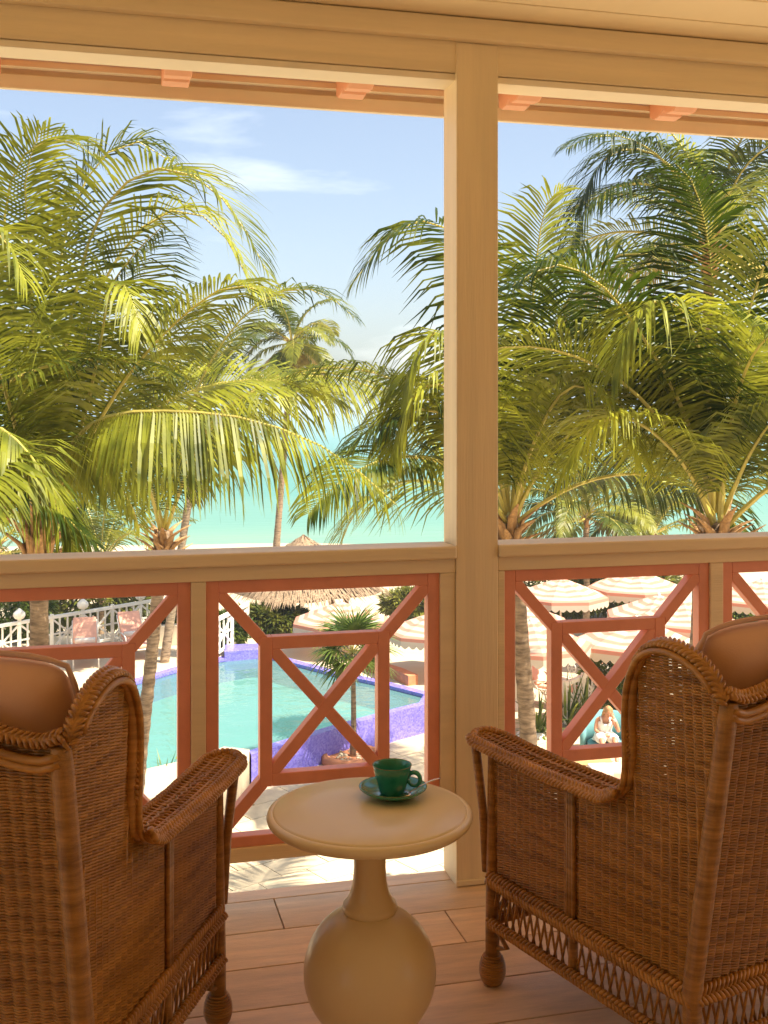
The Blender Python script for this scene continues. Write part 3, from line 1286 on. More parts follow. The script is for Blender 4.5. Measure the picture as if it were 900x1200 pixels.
def band(idx, w_in, w_out, z0, z1, name):
    o_ = rel(offset_poly(pool, w_out)); i_ = rel(offset_poly(pool, w_in))
    mm = MB()
    for k in range(len(idx) - 1):
        a, c = idx[k], idx[k + 1]
        A, B_, C_, D_ = i_[a], i_[c], o_[c], o_[a]
        vs_ = [(*p, z) for z in (z0 - base.z, z1 - base.z) for p in (A, B_, C_, D_)]
        mm.add(vs_, [(3, 2, 1, 0), (4, 5, 6, 7), (0, 1, 5, 4), (1, 2, 6, 5), (2, 3, 7, 6), (3, 0, 4, 7)])
    return mm.build(name, M['mosaic'], pl)


nf = len(far_edge)
band(list(range(0, nf)), .0, .26, WZ - .05, TZ_ + .012, 'far_coping')
band(list(range(nf - 1, nf + 5)), -.02, .22, GROUND - .1, WZ + .035, 'spill_wall')
# raised spa corner in violet tiles
bx = G(283, 768, TZ_)
m = MB(); m.prism([(p.x - base.x, p.y - base.y) for p in (G(263, 764, TZ_), G(302, 762, TZ_), G(305, 768.5, TZ_), G(263, 772, TZ_))], TZ_ - base.z - .2, TZ_ - base.z + .2)
m.build('spa_step', M['mosaic'], pl, bevel=.02)

# terrace round the pool's left and far sides
m = MB()
o_ = offset_poly(pool, .26)
inner = offset_poly(pool, .02)
L0 = [G(-700, 1010, TZ_), G(300, 893, TZ_)]
terr = [o_[i] for i in range(0, nf)]
fr = [G(560, 800, TZ_), G(520, 770, TZ_), G(420, 762, TZ_), G(330, 738, TZ_), G(150, 742, TZ_), G(-500, 770, TZ_)]
polyA = terr[::-1] + [(p.x, p.y) for p in (G(25, 855, TZ_), G(-700, 900, TZ_), fr[5], fr[4], fr[3], fr[2], fr[1])]
m.prism(polyA, -6.6, TZ_)
o = m.build('terrace', M['terrace'])
o['kind'] = 'structure'
m = MB()
nb = [inner[i] for i in range(nf + 4, n)]
polyB = nb + [inner[0]] + [(p.x, p.y) for p in (G(25, 855, TZ_), G(-700, 900, TZ_), G(-700, 1010, TZ_), G(120, 948, TZ_), G(220, 925, TZ_), G(292, 892, TZ_))]
m.prism(polyB, GROUND - .1, TZ_ - .004)
o = m.build('terrace', M['terrace'])
o['kind'] = 'structure'

# near paving slabs, each its own stone
pv = obj('paving', None)
pv['kind'] = 'structure'
sl = MB(); sl.box((0, 0, 0), (.885, .585, .05)); slm = sl.mesh('paving_slab', M['sandstone'])
ang = math.radians(24)
ux, uy = Vector((math.cos(ang), math.sin(ang), 0)), Vector((-math.sin(ang), math.cos(ang), 0))
cen = G(400, 960, GROUND)


def in_poly(x, y, poly):
    c = False
    j = len(poly) - 1
    for i in range(len(poly)):
        if (poly[i][1] > y) != (poly[j][1] > y) and x < (poly[j][0] - poly[i][0]) * (y - poly[i][1]) / (poly[j][1] - poly[i][1]) + poly[i][0]:
            c = not c
        j = i
    return c


blockers = [offset_poly(pool, .75), polyB]
cnt = 0
for i in range(-12, 20):
    for j in range(-10, 18):
        p = cen + ux * (.9 * i + (.45 if j % 2 else 0)) + uy * (.6 * j)
        r_ = p - CAM
        t = r_.dot(FWD)
        px_ = 450 + F * r_.dot(RGT) / t
        py_ = HOR + F * (EYE - GROUND) / t
        if not (205 < px_ < 790 and 845 < py_ < 1060) or any(in_poly(p.x, p.y, q_) for q_ in blockers):
            continue
        o = obj('paving_slab', slm, pv)
        o.location = (p.x, p.y, GROUND + .012 + rnd.uniform(-.003, .003))
        o.rotation_euler = (0, 0, ang)
        cnt += 1

# ---- fan palm in its round planter by the spill wall
def blade(m, p0, d, L, w, droop, segs=4, roll=None, mi=0):
    """one strap leaf"""
    d = d.normalized()
    pts = [p0]
    dirs = [d]
    for k in range(segs):
        d = (d + Vector((0, 0, -droop / segs))).normalized()
        pts.append(pts[-1] + d * (L / segs))
        dirs.append(d)
    ws = [.55, 1, .9, .55, .04] if segs == 4 else [1 - (k / segs) ** 1.5 + .03 for k in range(segs + 1)]
    o = len(m.v)
    for p, dd_, w_ in zip(pts, dirs, ws):
        sd_ = dd_.cross(Vector((0, 0, 1)))
        if sd_.length < .05:
            sd_ = Vector((1, 0, 0))
        sd_ = sd_.normalized()
        if roll is not None:
            sd_ = (Matrix.Rotation(roll, 3, dd_) @ sd_)
        m.v.append(tuple(p - sd_ * w * w_ / 2)); m.v.append(tuple(p + sd_ * w * w_ / 2))
    for k in range(segs):
        m.f.append((o + 2 * k, o + 2 * k + 1, o + 2 * k + 3, o + 2 * k + 2)); m.m.append(mi)


def fan_leaf(seed, R=.72, n=30):
    r_ = random.Random(seed)
    m = MB()
    m.tube([(0, 0, 0), (.25, 0, .03), (.5, 0, .02)], [.012, .009, .007], 5, True, 1)
    c = Vector((.5, 0, .02))
    for k in range(n):
        a = math.radians(-125 + 250 * k / (n - 1))
        d = Vector((math.cos(a), math.sin(a), .12))
        blade(m, c, d, R * r_.uniform(.85, 1.05) * (1 - .12 * abs(math.sin(a / 2))), .045, .75 + r_.uniform(-.2, .3))
    return m.mesh('fan_leaf', [M['blade'], M['rachis']])


def placed(o, loc, az, el):
    o.location = loc
    o.rotation_euler = (0, -el, az)


bp_ = G(413, 893, GROUND)
fp = thing('fan_palm', 'young fan palm on a slim trunk beside the violet pool wall', 'palm', bp_)
top = P(413, 764, (bp_ - CAM).dot(FWD)) - bp_
m = MB(); m.tube([(0, 0, 0), (.03, 0, .6), top * .7 + Vector((.02, 0, 0)), top], [.075, .06, .05, .055], 10)
m.build('trunk', M['trunk'], fp, True)
fls = [fan_leaf(k) for k in range(4)]
for k in range(22):
    el = math.radians(80 - 108 * (k / 21) ** .85)
    placed(obj('fan_leaf', fls[k % 4], fp), top, k * 2.4, el)
pt = thing('round_planter', 'low round stone planter at the foot of the fan palm', 'planter', bp_ + Vector((0, 0, 0)))
m = MB(); m.lathe([(.60, .0), (.66, .02), (.66, .16), (.62, .20), (.54, .20), (.52, .13), (.01, .13)], n=40)
m.build('rim', M['terracotta'], pt, True)
m = MB(); r_ = random.Random(4)
for k in range(60):
    a, q_ = r_.uniform(0, 6.28), .5 * math.sqrt(r_.random())
    e = r_.uniform(.03, .07)
    m.ellipsoid((q_ * math.cos(a), q_ * math.sin(a), .14), (Vector((e, 0, 0)), Vector((0, e * .8, 0)), Vector((0, 0, e * .6))), 6, 4)
stuff(m.build('pebbles', M['sandstone'], pt, True))

# ---- parasols
def umbrella_mesh(R=1.4):
    """canopy as eight cloth panels with a scalloped valance; UV v runs from the peak to the hem"""
    N = 8
    Hc = .52
    m = MB()
    uv = []
    sub_ = 6
    rings = 7
    def pt_(a, f):
        k = a / (2 * PI / N)
        fr_ = k - math.floor(k)
        rr_ = R * f * math.cos(PI / N) / math.cos((fr_ - .5) * 2 * PI / N)
        sag = .05 * math.sin(PI * f) * (1 - abs(fr_ - .5) * 2) 
        z = Hc * (1 - f ** 1.08) - sag
        return Vector((rr_ * math.cos(a), rr_ * math.sin(a), z))
    tot = N * sub_
    for i in range(rings + 1):
        f = max(.02, i / rings)
        for j in range(tot):
            m.v.append(tuple(pt_(2 * PI * j / tot, f))); uv.append((j / tot, f))
    for i in range(rings):
        for j in range(tot):
            a, c = i * tot + j, i * tot + (j + 1) % tot
            m.f.append((a, a + tot, c + tot, c)); m.m.append(0)
    # valance: per panel side five scallops
    sc = 5
    per = 6
    o = len(m.v)
    cnt_ = N * sc * per
    for j in range(cnt_):
        a = 2 * PI * j / cnt_
        p = pt_(a, 1)
        ph = (j % per) / per
        dep = .14 + .075 * math.sin(PI * ph)
        m.v.append(tuple(p)); uv.append((j / cnt_, .99))
        m.v.append((p.x * 1.005, p.y * 1.005, p.z - .13)); uv.append((j / cnt_, 1.005))
        m.v.append((p.x * 1.008, p.y * 1.008, p.z - dep - .06)); uv.append((j / cnt_, 1.02))
    for j in range(cnt_):
        a, c = o + 3 * j, o + 3 * ((j + 1) % cnt_)
        m.f.append((a, a + 1, c + 1, c)); m.m.append(0)
        m.f.append((a + 1, a + 2, c + 2, c + 1)); m.m.append(0)
    me = m.mesh('canopy', M['canopy'])
    ul = me.uv_layers.new(name='UVMap')
    for lp in me.loops:
        ul.data[lp.index].uv = uv[lp.vertex_index]
    return me, Hc


can_me, HC = umbrella_mesh()
m = MB(); m.tube([(0, 0, 0), (0, 0, 2.06)], .025, 8); pole_me = m.mesh('pole', M['white'], True)
m = MB(); m.lathe([(.3, 0), (.32, .02), (.32, .07), (.06, .10), (.04, .25), (.001, .25)], n=20); base_me = m.mesh('base', M['white'], True)
m = MB(); m.ellipsoid((0, 0, 2.04), (V(.045, 0, 0), V(0, .045, 0), V(0, 0, .07)), 8, 5); fin_me = m.mesh('finial', M['white'], True)
m = MB()
m.tube([(0, 0, HC - .06), (1.36, 0, -.035)], .011, 4); rib_me = m.mesh('rib', M['white'])


def parasol(x, y, t, label, rot, scale=1.0):
    topw = P(x, y, t)
    gl_ = gz(t)
    hgt = topw.z - gl_
    u = thing('parasol', label, 'parasol', (topw.x, topw.y, gl_), rot, 'striped garden parasols')
    o = obj('canopy', can_me, u); o.location = (0, 0, hgt - HC * scale); o.scale = (scale,) * 3
    p = obj('pole', pole_me, u); p.scale = (1, 1, (hgt - .02) / 2.06)
    obj('base', base_me, u)
    f_ = obj('finial', fin_me, u); f_.location = (0, 0, hgt - 2.06 + .02)
    for k in range(8):
        r__ = obj('rib', rib_me, o)
        r__.rotation_euler = (0, 0, 2 * PI * k / 8)
    return u


for x, y, t, lab, rot, sc__ in [
    (657, 677, 32.6, 'pink and white striped parasol with scalloped hem in front of the dark hedge', .2, .98),
    (745, 667, 34.2, 'pink and white striped parasol rising highest behind the others by the hedge', .5, 1.05),
    (604, 704, 28.6, 'pink striped parasol half hidden behind the leaning palm trunk beside the post', .1, 1.0),
    (622, 727, 25.6, 'pale striped parasol with deep scalloped hem beside the leaning palm trunk', .6, 1.0),
    (746, 724, 26.4, 'pink striped parasol standing over the terracotta loungers', .35, 1.05),
    (772, 697, 29.5, 'pink striped parasol between the tall parasol and the slim palm trunk', .0, 1.0),
    (800, 703, 28.2, 'cream striped parasol behind the slim palm trunk', .45, .95),
    (893, 679, 31.5, 'pink striped parasol behind the round clipped bush', .3, 1.0),
    (400, 705, 31.2, 'pink and white striped parasol beyond the far edge of the pool', .15, 1.0),
    (512, 716, 28.6, 'striped parasol over the white wheeled lounger at the pool corner', .55, .95),
]:
    parasol(x, y, t, lab, rot, sc__)

# ---- loungers
def make_lounger(cloth):
    m_ = {}
    f = MB()
    for s in (-1, 1):
        f.tube([(s * .32, .95, .30), (s * .32, -.45, .32), (s * .32, -.62, .36)], .02, 6)
        f.tube([(s * .32, -.45, .33), (s * .32, -1.0, .92)], .02, 6)
        f.tube([(s * .35, .30, .30), (s * .36, .25, .52), (s * .36, -.20, .56), (s * .35, -.62, .50), (s * .34, -.66, .38)], .018, 6)
        f.tube([(s * .32, .75, .30), (s * .32, .85, .0)], .02, 6)
    f.tube([(-.32, .95, .30), (.32, .95, .30)], .02, 6)
    f.tube([(-.32, -1.0, .92), (.32, -1.0, .92)], .02, 6)
    m_['frame'] = f.mesh('frame', M['white'], True)
    w = MB()
    k = 18
    w.tube([(0, .13 * math.cos(2 * PI * q / k), .13 * math.sin(2 * PI * q / k)) for q in range(k + 1)], .018, 6, False)
    for q in range(6):
        w.tube([(0, 0, 0), (0, .13 * math.cos(PI * q / 3), .13 * math.sin(PI * q / 3))], .008, 4)
    m_['wheel'] = w.mesh('wheel', M['white'], True)
    sset = MB(); sset.box((0, .25, .37), (.60, 1.38, .09)); m_['seat_cushion'] = sset.mesh('seat_cushion', cloth)
    bc = MB(); Mx = Matrix.Rotation(math.atan2(.59, .55) * -1, 3, 'X')
    bc.box((0, -.74, .70), (.62, .80, .09), Mx); m_['back_cushion'] = bc.mesh('back_cushion', cloth)
    tw = MB(); tw.tube([(-.27, -.32, .49), (.27, -.32, .49)], .08, 12); m_['towel_roll'] = tw.mesh('towel_roll', M['towel'], True)
    return m_


LM = make_lounger(M['pink'])


def lounger(loc, rz, label, towel=True, tilt=1):
    t = thing('sun_lounger', label, 'lounger', loc, rz, 'sun loungers round the pool')
    for nme in ('frame', 'seat_cushion', 'back_cushion'):
        o = obj(nme, LM[nme], t)
        if 'cushion' in nme:
            add_bevel(o, .03, 2)
    for s in (-1, 1):
        w = obj('wheel', LM['wheel'], t); w.location = (s * .35, -.62, .14)
    if towel:
        tt = obj('rolled_towel', LM['towel_roll'])
        tt.location = loc
        tt.rotation_euler = (0, 0, rz)
        tag(tt, 'rolled white towel lying on the ' + ('first' if False else '') + label, 'towel', 'rolled towels on the loungers')
    return t


cam_to = math.atan2(-FWD.y, -FWD.x) - PI / 2
l1 = G(100, 775, TZ_)
lounger(l1, cam_to + .28, 'pink cushioned lounger nearer the thick palm trunk by the white fence', False)
l2 = G(160, 766, TZ_)
lounger(l2, cam_to + .45, 'pink cushioned lounger beside the leaning palm trunk by the white fence', False)
for lc, rz, lab in ((l1, cam_to + .28, 'rolled white towel on the lounger nearer the thick palm trunk'), (l2, cam_to + .45, 'rolled white towel on the lounger beside the leaning palm trunk')):
    tt = obj('rolled_towel', LM['towel_roll']); tt.location = lc; tt.rotation_euler = (0, 0, rz)
    tag(tt, lab, 'towel', 'rolled towels on the loungers')
lounger(G(486, 797, -6.2) + Vector((.1, 0, 0)), cam_to - 1.1, 'white framed wheeled lounger at the right corner of the pool', False)

# terracotta low wall curving behind the pool's right corner
m = MB()
pa = [G(412, 782, TZ_), G(428, 785, TZ_), G(447, 789, TZ_), G(466, 795, TZ_), G(484, 803, TZ_)]
for a, c in zip(pa, pa[1:]):
    m.bar(a + V(0, 0, .12), c + V(0, 0, .12) + (c - a) * .01, .28, .26)
tag(m.build('garden_wall', M['terracotta'], None, bevel=.01, origin=pa[0]), 'low curved terracotta wall at the far corner of the pool', 'wall')
m = MB()
pa = [G(180, 757, TZ_), G(246, 751, TZ_)]
m.bar(pa[0] + V(0, 0, .28), pa[1] + V(0, 0, .28), .3, .56)
tag(m.build('garden_wall', M['terrace'], None, bevel=.01, origin=pa[0]), 'short cream rendered wall beyond the pool left of the palapa', 'wall')

# ---- white lattice fences
def fence(a, c, n, label, hgt=1.05, finials=True):
    a, c = Vector(a), Vector(c)
    t = thing('garden_fence', label, 'fence', a)
    L = (c - a)
    seg = L / n
    sd_ = L.normalized().cross(UP)
    bay_names = ('top_rail', 'bottom_rail', 'brace', 'brace')
    for k in range(n + 1):
        m = MB(); m.box(seg * k + V(0, 0, hgt * .54), (.10, .10, hgt * 1.08)); o = m.build('fence_post', M['white'], t, bevel=.008)
        if finials and k % 2 == 0:
            m = MB(); m.lathe([(.05, 0), (.12, .03), (.16, .10), (.15, .18), (.08, .25), (.03, .29), (.001, .31)], seg * k + V(0, 0, hgt * 1.08), 14); m.build('urn_finial', M['white'], o, True)
    m = MB(); m.bar(V(0, 0, hgt), L + V(0, 0, hgt), .12, .08); m.build('top_rail', M['white'], t)
    m = MB(); m.bar(V(0, 0, .15), L + V(0, 0, .15), .07, .07); m.build('bottom_rail', M['white'], t)
    for k in range(n):
        p0, p1 = seg * k, seg * (k + 1)
        w = .045
        for u0, v0, u1, v1 in ((0, .18, 1, hgt - .04), (0, hgt - .04, 1, .18), (.5, .18, .5, hgt - .04), (.25, .18, .25, hgt - .04), (.75, .18, .75, hgt - .04), (.02, .58, .98, .58)):
            m = MB()
            m.bar(p0.lerp(p1, u0) + V(0, 0, v0) + sd_ * rnd.uniform(-.01, .01), p0.lerp(p1, u1) + V(0, 0, v1), .035, w, up=UP if abs(u1 - u0) > .1 else sd_)
            m.build('fence_slat', M['white'], t)
    return t


fence(G(-60, 792, TZ_), G(196, 742, TZ_), 7, 'white lattice fence with urn finials behind the pink loungers')
fence(G(252, 773, TZ_), G(290, 750, TZ_), 2, 'short white lattice fence at the far left corner of the pool', finials=False)
fence(G(662, 852, GROUND), G(742, 812, GROUND), 4, 'white slatted fence between the seated person and the terracotta loungers', 1.0, False)

# ---- palapa
pk = P(356, 627, 36)
pal = thing('palapa', 'thatched palapa roof on posts beyond the pool towards the beach', 'hut', (pk.x, pk.y, gz(36)))
hz = pk.z - gz(36)
m = MB()
nseg = 48
rings = 12
r_ = random.Random(12)
for i in range(rings + 1):
    f = i / rings
    for j in range(nseg):
        a = 2 * PI * j / nseg + .4
        k4 = abs(math.cos(a * 2 - .8 + PI / 2 * 0))
        R_ = 2.15 * f * (1 + .18 * abs(math.sin(2 * (a - .4))) ** 2)
        step_ = .05 * ((f * 6) % 1)
        m.v.append((R_ * math.cos(a) + r_.uniform(-.03, .03), R_ * math.sin(a) + r_.uniform(-.03, .03), hz - 1.75 * f + step_ + r_.uniform(-.025, .025)))
for i in range(rings):
    for j in range(nseg):
        m.f.append((i * nseg + j, (i + 1) * nseg + j, (i + 1) * nseg + (j + 1) % nseg, i * nseg + (j + 1) % nseg)); m.m.append(0)
rf = m.build('thatch_roof', M['thatch'], pal, True)
m = MB()
for k in range(2600):
    a = r_.uniform(0, 2 * PI)
    f = math.sqrt(r_.uniform(.01, 1))
    R_ = 2.17 * f * (1 + .18 * abs(math.sin(2 * (a - .4))) ** 2)
    p = Vector((R_ * math.cos(a), R_ * math.sin(a), hz - 1.75 * f + .07))
    d = Vector((math.cos(a) + r_.uniform(-.2, .2), math.sin(a) + r_.uniform(-.2, .2), -.62))
    blade(m, p, d, r_.uniform(.25, .55), .05, .2, 2)
stuff(m.build('thatch_straws', M['thatch'], rf))
for k in range(4):
    a = PI / 4 + k * PI / 2
    m = MB(); m.tube([(1.6 * math.cos(a), 1.6 * math.sin(a), 0), (1.6 * math.cos(a), 1.6 * math.sin(a), hz - 1.1)], .09, 8)
    m.build('post', M['darkwood'], pal, True)

# ---- bushes, hedges, strap-leaf plants
def bush(name, label, loc, rx, ry, rz_, n, leaf=.09, mkey='bush', cat='bush', seed=1, group=None):
    t = thing(name, label, cat, loc, 0, group)
    r_ = random.Random(seed)
    m = MB()
    for k in range(n):
        # clumpy shell
        while True:
            v = Vector((r_.uniform(-1, 1), r_.uniform(-1, 1), r_.uniform(-.9, 1)))
            if .35 < v.length < 1:
                break
        nn_ = noise.noise(v * 2.3 + Vector((seed, 0, 0)))
        v = v.normalized() * min(1.12, (v.length ** .4) * (.86 + .34 * nn_))
        p = Vector((v.x * rx, v.y * ry, rz_ + v.z * rz_))
        if p.z < 0.02:
            p.z = r_.uniform(.02, .2)
        d = (v.normalized() + Vector((r_.uniform(-.8, .8), r_.uniform(-.8, .8), r_.uniform(-.5, .8)))).normalized()
        blade(m, p, d, leaf * r_.uniform(.8, 1.8), leaf * .55, .5, 2, r_.uniform(-1, 1))
    stuff(m.build('foliage', M[mkey], t))
    m = MB()
    for k in range(5):
        a = k * 1.3
        m.tube([(0, 0, 0), (.3 * rx * math.cos(a), .3 * ry * math.sin(a), rz_ * .6), (.6 * rx * math.cos(a), .6 * ry * math.sin(a), rz_ * 1.2)], [.04, .03, .012], 5)
    m.build('stem', M['darkwood'], t, True)
    return t


def strap_plant(name, label, loc, n, L, w, seed, lean=.9, group=None):
    t = thing(name, label, 'plant', loc, 0, group)
    r_ = random.Random(seed)
    for k in range(n):
        a = k * 2.399 + r_.uniform(-.2, .2)
        el = math.radians(88 - 70 * (k / n) ** .8)
        m = MB()
        d = Vector((math.cos(a) * math.cos(el), math.sin(a) * math.cos(el), math.sin(el)))
        blade(m, Vector((r_.uniform(-.05, .05), r_.uniform(-.05, .05), .04)), d, L * r_.uniform(.75, 1.1), w, lean * r_.uniform(.6, 1.2), 4)
        m.build('leaf', M['blade'], t)
    return t


for i, (x, y, z, rx, rz_, n, mk, lab) in enumerate([
    (8, 752, TZ_, 1.5, .95, 2600, 'hedge', 'bright green hedge behind the white fence beside the thick palm trunk'),
    (95, 742, -6.1, 3.0, 1.4, 4200, 'bush', 'dark leafy shrub mass behind the pink loungers'),
    (205, 748, TZ_, .75, .45, 1500, 'hedge', 'low bright shrub right of the leaning palm trunk'),
    (268, 757, TZ_, .7, .5, 1500, 'hedge', 'low green shrub behind the short white fence'),
    (318, 742, TZ_, 1.1, .42, 2200, 'bush', 'spreading yellow green shrub left of the parasol beyond the pool'),
    (480, 726, -6.5, 1.2, .6, 1800, 'bush', 'small shrub between the parasol and the post'),
    (640, 722, -6.6, 3.6, 1.3, 4200, 'bush', 'dark green shrub mass behind the highest parasols'),
    (735, 726, -6.6, 2.6, 1.3, 3600, 'bush', 'yellow green shrub mass behind the cluster of parasols'),
    (672, 720, -6.2, 1.4, .55, 1800, 'bush', 'low shrub showing between the two highest parasols'),
    (873, 752, -6.0, .62, .75, 2200, 'hedge', 'round clipped bush seen through the end panel of the railing'),
    (715, 828, GROUND, .9, .75, 1800, 'hedge', 'leafy shrub right behind the seated person'),
]):
    p = G(x, y, z)
    bush('garden_shrub', lab, p, rx, rx * .7, rz_, int(n * 1.7), .13 if mk == 'hedge' else .19, mk, 'shrub', 20 + i, 'garden shrubs')

strap_plant('strap_leaf_plant', 'green strap-leaved plant behind the white hoop near the paving', G(192, 938, GROUND), 46, .95, .05, 3, 1.0, 'strap-leaf plants')
strap_plant('strap_leaf_plant', 'spiky strap-leaved plant at the foot of the leaning trunk by the post', G(632, 862, GROUND), 40, 1.15, .055, 5, 1.1, 'strap-leaf plants')
strap_plant('strap_leaf_plant', 'tall pale strap-leaved plant in front of the white slatted fence', G(664, 852, GROUND), 40, 1.25, .07, 6, .6, 'strap-leaf plants')
strap_plant('strap_leaf_plant', 'strap-leaved plant beside the shoulder of the seated person', G(684, 846, GROUND), 34, 1.2, .07, 8, .6, 'strap-leaf plants')

# white hoop edging by the near plant
m = MB()
hp_ = G(180, 948, GROUND)
m.tube([hp_ + RGT * (.32 * math.cos(PI * k / 12)) + V(0, 0, .55 * math.sin(PI * k / 12)) for k in range(13)], .03, 8)
tag(m.build('hoop_edging', M['white'], None, True, origin=hp_), 'white painted hoop beside the near strap-leaved plant', 'hoop')

# terracotta sling loungers under the right-hand parasols
for i, (x, y, rz, lab) in enumerate([
    (655, 822, .9, 'pink lounger under the parasols beyond the white slatted fence'),
    (700, 790, .9, 'pink lounger shaded by the parasol nearest the crossed lattice centre'),
    (625, 812, .6, 'pink lounger beside the leaning trunk by the post'),
]):
    lounger(G(x, y, -6.0), cam_to + rz, lab, False)

# ---- dining corner: table, cloth, bench, woman in a teal chair
TT = 24.0
wc = P(711, 870, TT)
wz = GROUND


def wp(l, f, z):
    """local frame at the woman's seat: l to the picture's right, f away, z up from ground"""
    return Vector((wc.x, wc.y, wz)) + RGT * l + FWD * f + UP * z


org = wp(.06, .25, 0)
ch = thing('lounge_chair', 'teal upholstered low lounge chair holding the seated person', 'chair', org)
m = MB()
ns_ = 24
for k in range(ns_):
    a0_, a1_ = math.radians(-10 + 200 * k / ns_), math.radians(-10 + 200 * (k + 1) / ns_)
    vs_ = []
    for top_ in (0, 1):
        for a in (a0_, a1_):
            for r in (.36, .45):
                zz = .10 if not top_ else .86 - .22 * (1 - max(0, math.sin(a))) ** 1.5
                vs_.append(RGT * (r * 1.3 * math.cos(a)) + FWD * (r * math.sin(a)) + UP * zz)
    m.add(vs_, [(0, 2, 3, 1), (4, 5, 7, 6), (0, 4, 6, 2), (1, 3, 7, 5)] + ([(0, 1, 5, 4)] if k == 0 else []) + ([(2, 6, 7, 3)] if k == ns_ - 1 else []))
m.build('backrest', M['teal'], ch, True)
m = MB()
m.prism([((RGT * (.44 * math.cos(a)) + FWD * (.36 * math.sin(a) - .04)).x, (RGT * (.44 * math.cos(a)) + FWD * (.36 * math.sin(a) - .04)).y) for a in [2 * PI * k / 24 for k in range(24)]], .14, .30)
m.build('seat', M['teal'], ch, bevel=.03)
for k in range(4):
    a = PI / 4 + k * PI / 2
    m = MB(); q = RGT * (.3 * math.cos(a)) + FWD * (.25 * math.sin(a)); m.tube([q, q + UP * .15], .018, 6); m.build('leg', M['darkwood'], ch)


def skin_body(name, verts, edges, mat_, parent=None, sub_=2, root=0):
    me = bpy.data.meshes.new(name)
    me.from_pydata([tuple(v[0]) for v in verts], edges, [])
    me.materials.append(mat_)
    o = obj(name, me, parent)
    md = o.modifiers.new('skin', 'SKIN')
    md.use_smooth_shade = True
    if not me.skin_vertices:
        bpy.context.view_layer.objects.active = o
        o.select_set(True)
        bpy.ops.mesh.customdata_skin_add()
    sv = me.skin_vertices[0].data
    for i, v in enumerate(verts):
        sv[i].radius = (v[1], v[2] if len(v) > 2 else v[1])
        sv[i].use_root = (i == root)
    s__ = o.modifiers.new('sub', 'SUBSURF'); s__.levels = sub_; s__.render_levels = sub_
    return o


wo_ = wp(-.02, .16, 0)
wom = thing('person', 'person in a white sleeveless dress sitting with head propped on one hand', 'person', wo_)
L_ = lambda l, f, z: RGT * l + FWD * f + UP * z
bv = [(L_(0, .08, .40), .15, .13), (L_(.0, .05, .54), .115, .10), (L_(.0, -.01, .70), .125, .10), (L_(.01, -.055, .82), .075, .07), (L_(.025, -.09, .89), .045), (L_(.04, -.12, .95), .05),
      (L_(-.155, -.03, .80), .052), (L_(-.21, -.10, .575), .042), (L_(-.06, -.30, .52), .032), (L_(.06, -.36, .525), .026),
      (L_(.175, -.04, .80), .052), (L_(.25, -.30, .60), .042), (L_(.20, -.27, .79), .032), (L_(.135, -.20, .91), .026),
      (L_(-.10, .0, .40), .10), (L_(-.13, -.42, .47), .068), (L_(-.12, -.66, .12), .043), (L_(-.12, -.80, .05), .034),
      (L_(.11, .0, .40), .10), (L_(.15, -.42, .47), .068), (L_(.13, -.66, .12), .043), (L_(.13, -.80, .05), .034)]
be = [(0, 1), (1, 2), (2, 3), (3, 4), (4, 5), (3, 6), (6, 7), (7, 8), (8, 9), (3, 10), (10, 11), (11, 12), (12, 13), (0, 14), (14, 15), (15, 16), (16, 17), (0, 18), (18, 19), (19, 20), (20, 21)]
for hi, tipd in ((9, L_(.07, -.03, -.002)), (13, L_(-.035, .03, .06))):
    hpos = bv[hi][0]
    side = tipd.normalized().cross(UP if hi == 9 else FWD).normalized()
    for k in range(5):
        off = side * ((k - 1.5) * .018)
        ln = (.75, .95, 1, .9, .6)[k]
        i0 = len(bv)
        if k == 4:
            bv.append((hpos + side * -.038 + tipd * .15, .0085)); bv.append((hpos + side * -.05 + tipd * .6, .0075))
        else:
            bv.append((hpos + off + tipd * .55, .0085)); bv.append((hpos + off * 1.15 + tipd * (.55 + .75 * ln), .0075))
        be += [(hi, i0), (i0, i0 + 1)]
skin_body('body', bv, be, M['skin'], wom, 2, 0)
# sleeveless dress: a lofted shell round the torso, open at neck and arms, with two straps
m = MB()
rings_ = [(0, .07, .34, .25, .21), (0, .06, .46, .185, .155), (0, .04, .56, .165, .142), (0, .005, .66, .185, .152), (0, -.02, .73, .180, .148), (.005, -.035, .775, .150, .128)]
nr = 24
for (cx_, cf_, cz__, rl, rf_) in rings_:
    for j in range(nr):
        a = 2 * PI * j / nr
        vneck = -.05 * max(0, -math.sin(a)) ** 6 if cz__ > .76 else 0
        m.v.append(tuple(L_(cx_ + rl * math.cos(a), cf_ + rf_ * math.sin(a), cz__ + vneck)))
for i in range(len(rings_) - 1):
    for j in range(nr):
        m.f.append((i * nr + j, i * nr + (j + 1) % nr, (i + 1) * nr + (j + 1) % nr, (i + 1) * nr + j)); m.m.append(0)
for s in (-1, 1):
    m.tube([L_(s * .085, -.15, .76), L_(s * .092, -.12, .83), L_(s * .095, -.05, .872), L_(s * .09, .02, .85), L_(s * .085, .08, .77)], .022, 8, True, 0, .5)
skirt_o = len(m.v)
for s in (-1, 1):
    m.tube([L_(s * .10, .0, .41), L_(s * .12, -.22, .45), L_(s * .135, -.40, .48)], [.135, .118, .10], 14)
m.build('dress', M['cloth'], wom, True)
hd_c = L_(.055, -.145, .985)
m = MB()
hf = L_(.06, -.55, -.28).normalized()
hr = hf.cross(UP).normalized()
hu = hr.cross(hf)
m.ellipsoid(hd_c, (hr * .074, hf * .088, hu * .112), 14, 10)
m.ellipsoid(hd_c + hf * .092 - hu * .012, (hr * .013, hf * .017, hu * .024), 8, 6)
for s in (-1, 1):
    m.ellipsoid(hd_c + hr * (s * .075) - hu * .01, (hr * .012, hf * .022, hu * .032), 8, 6)
hd_o = m.build('head', M['skin'], wom, True)
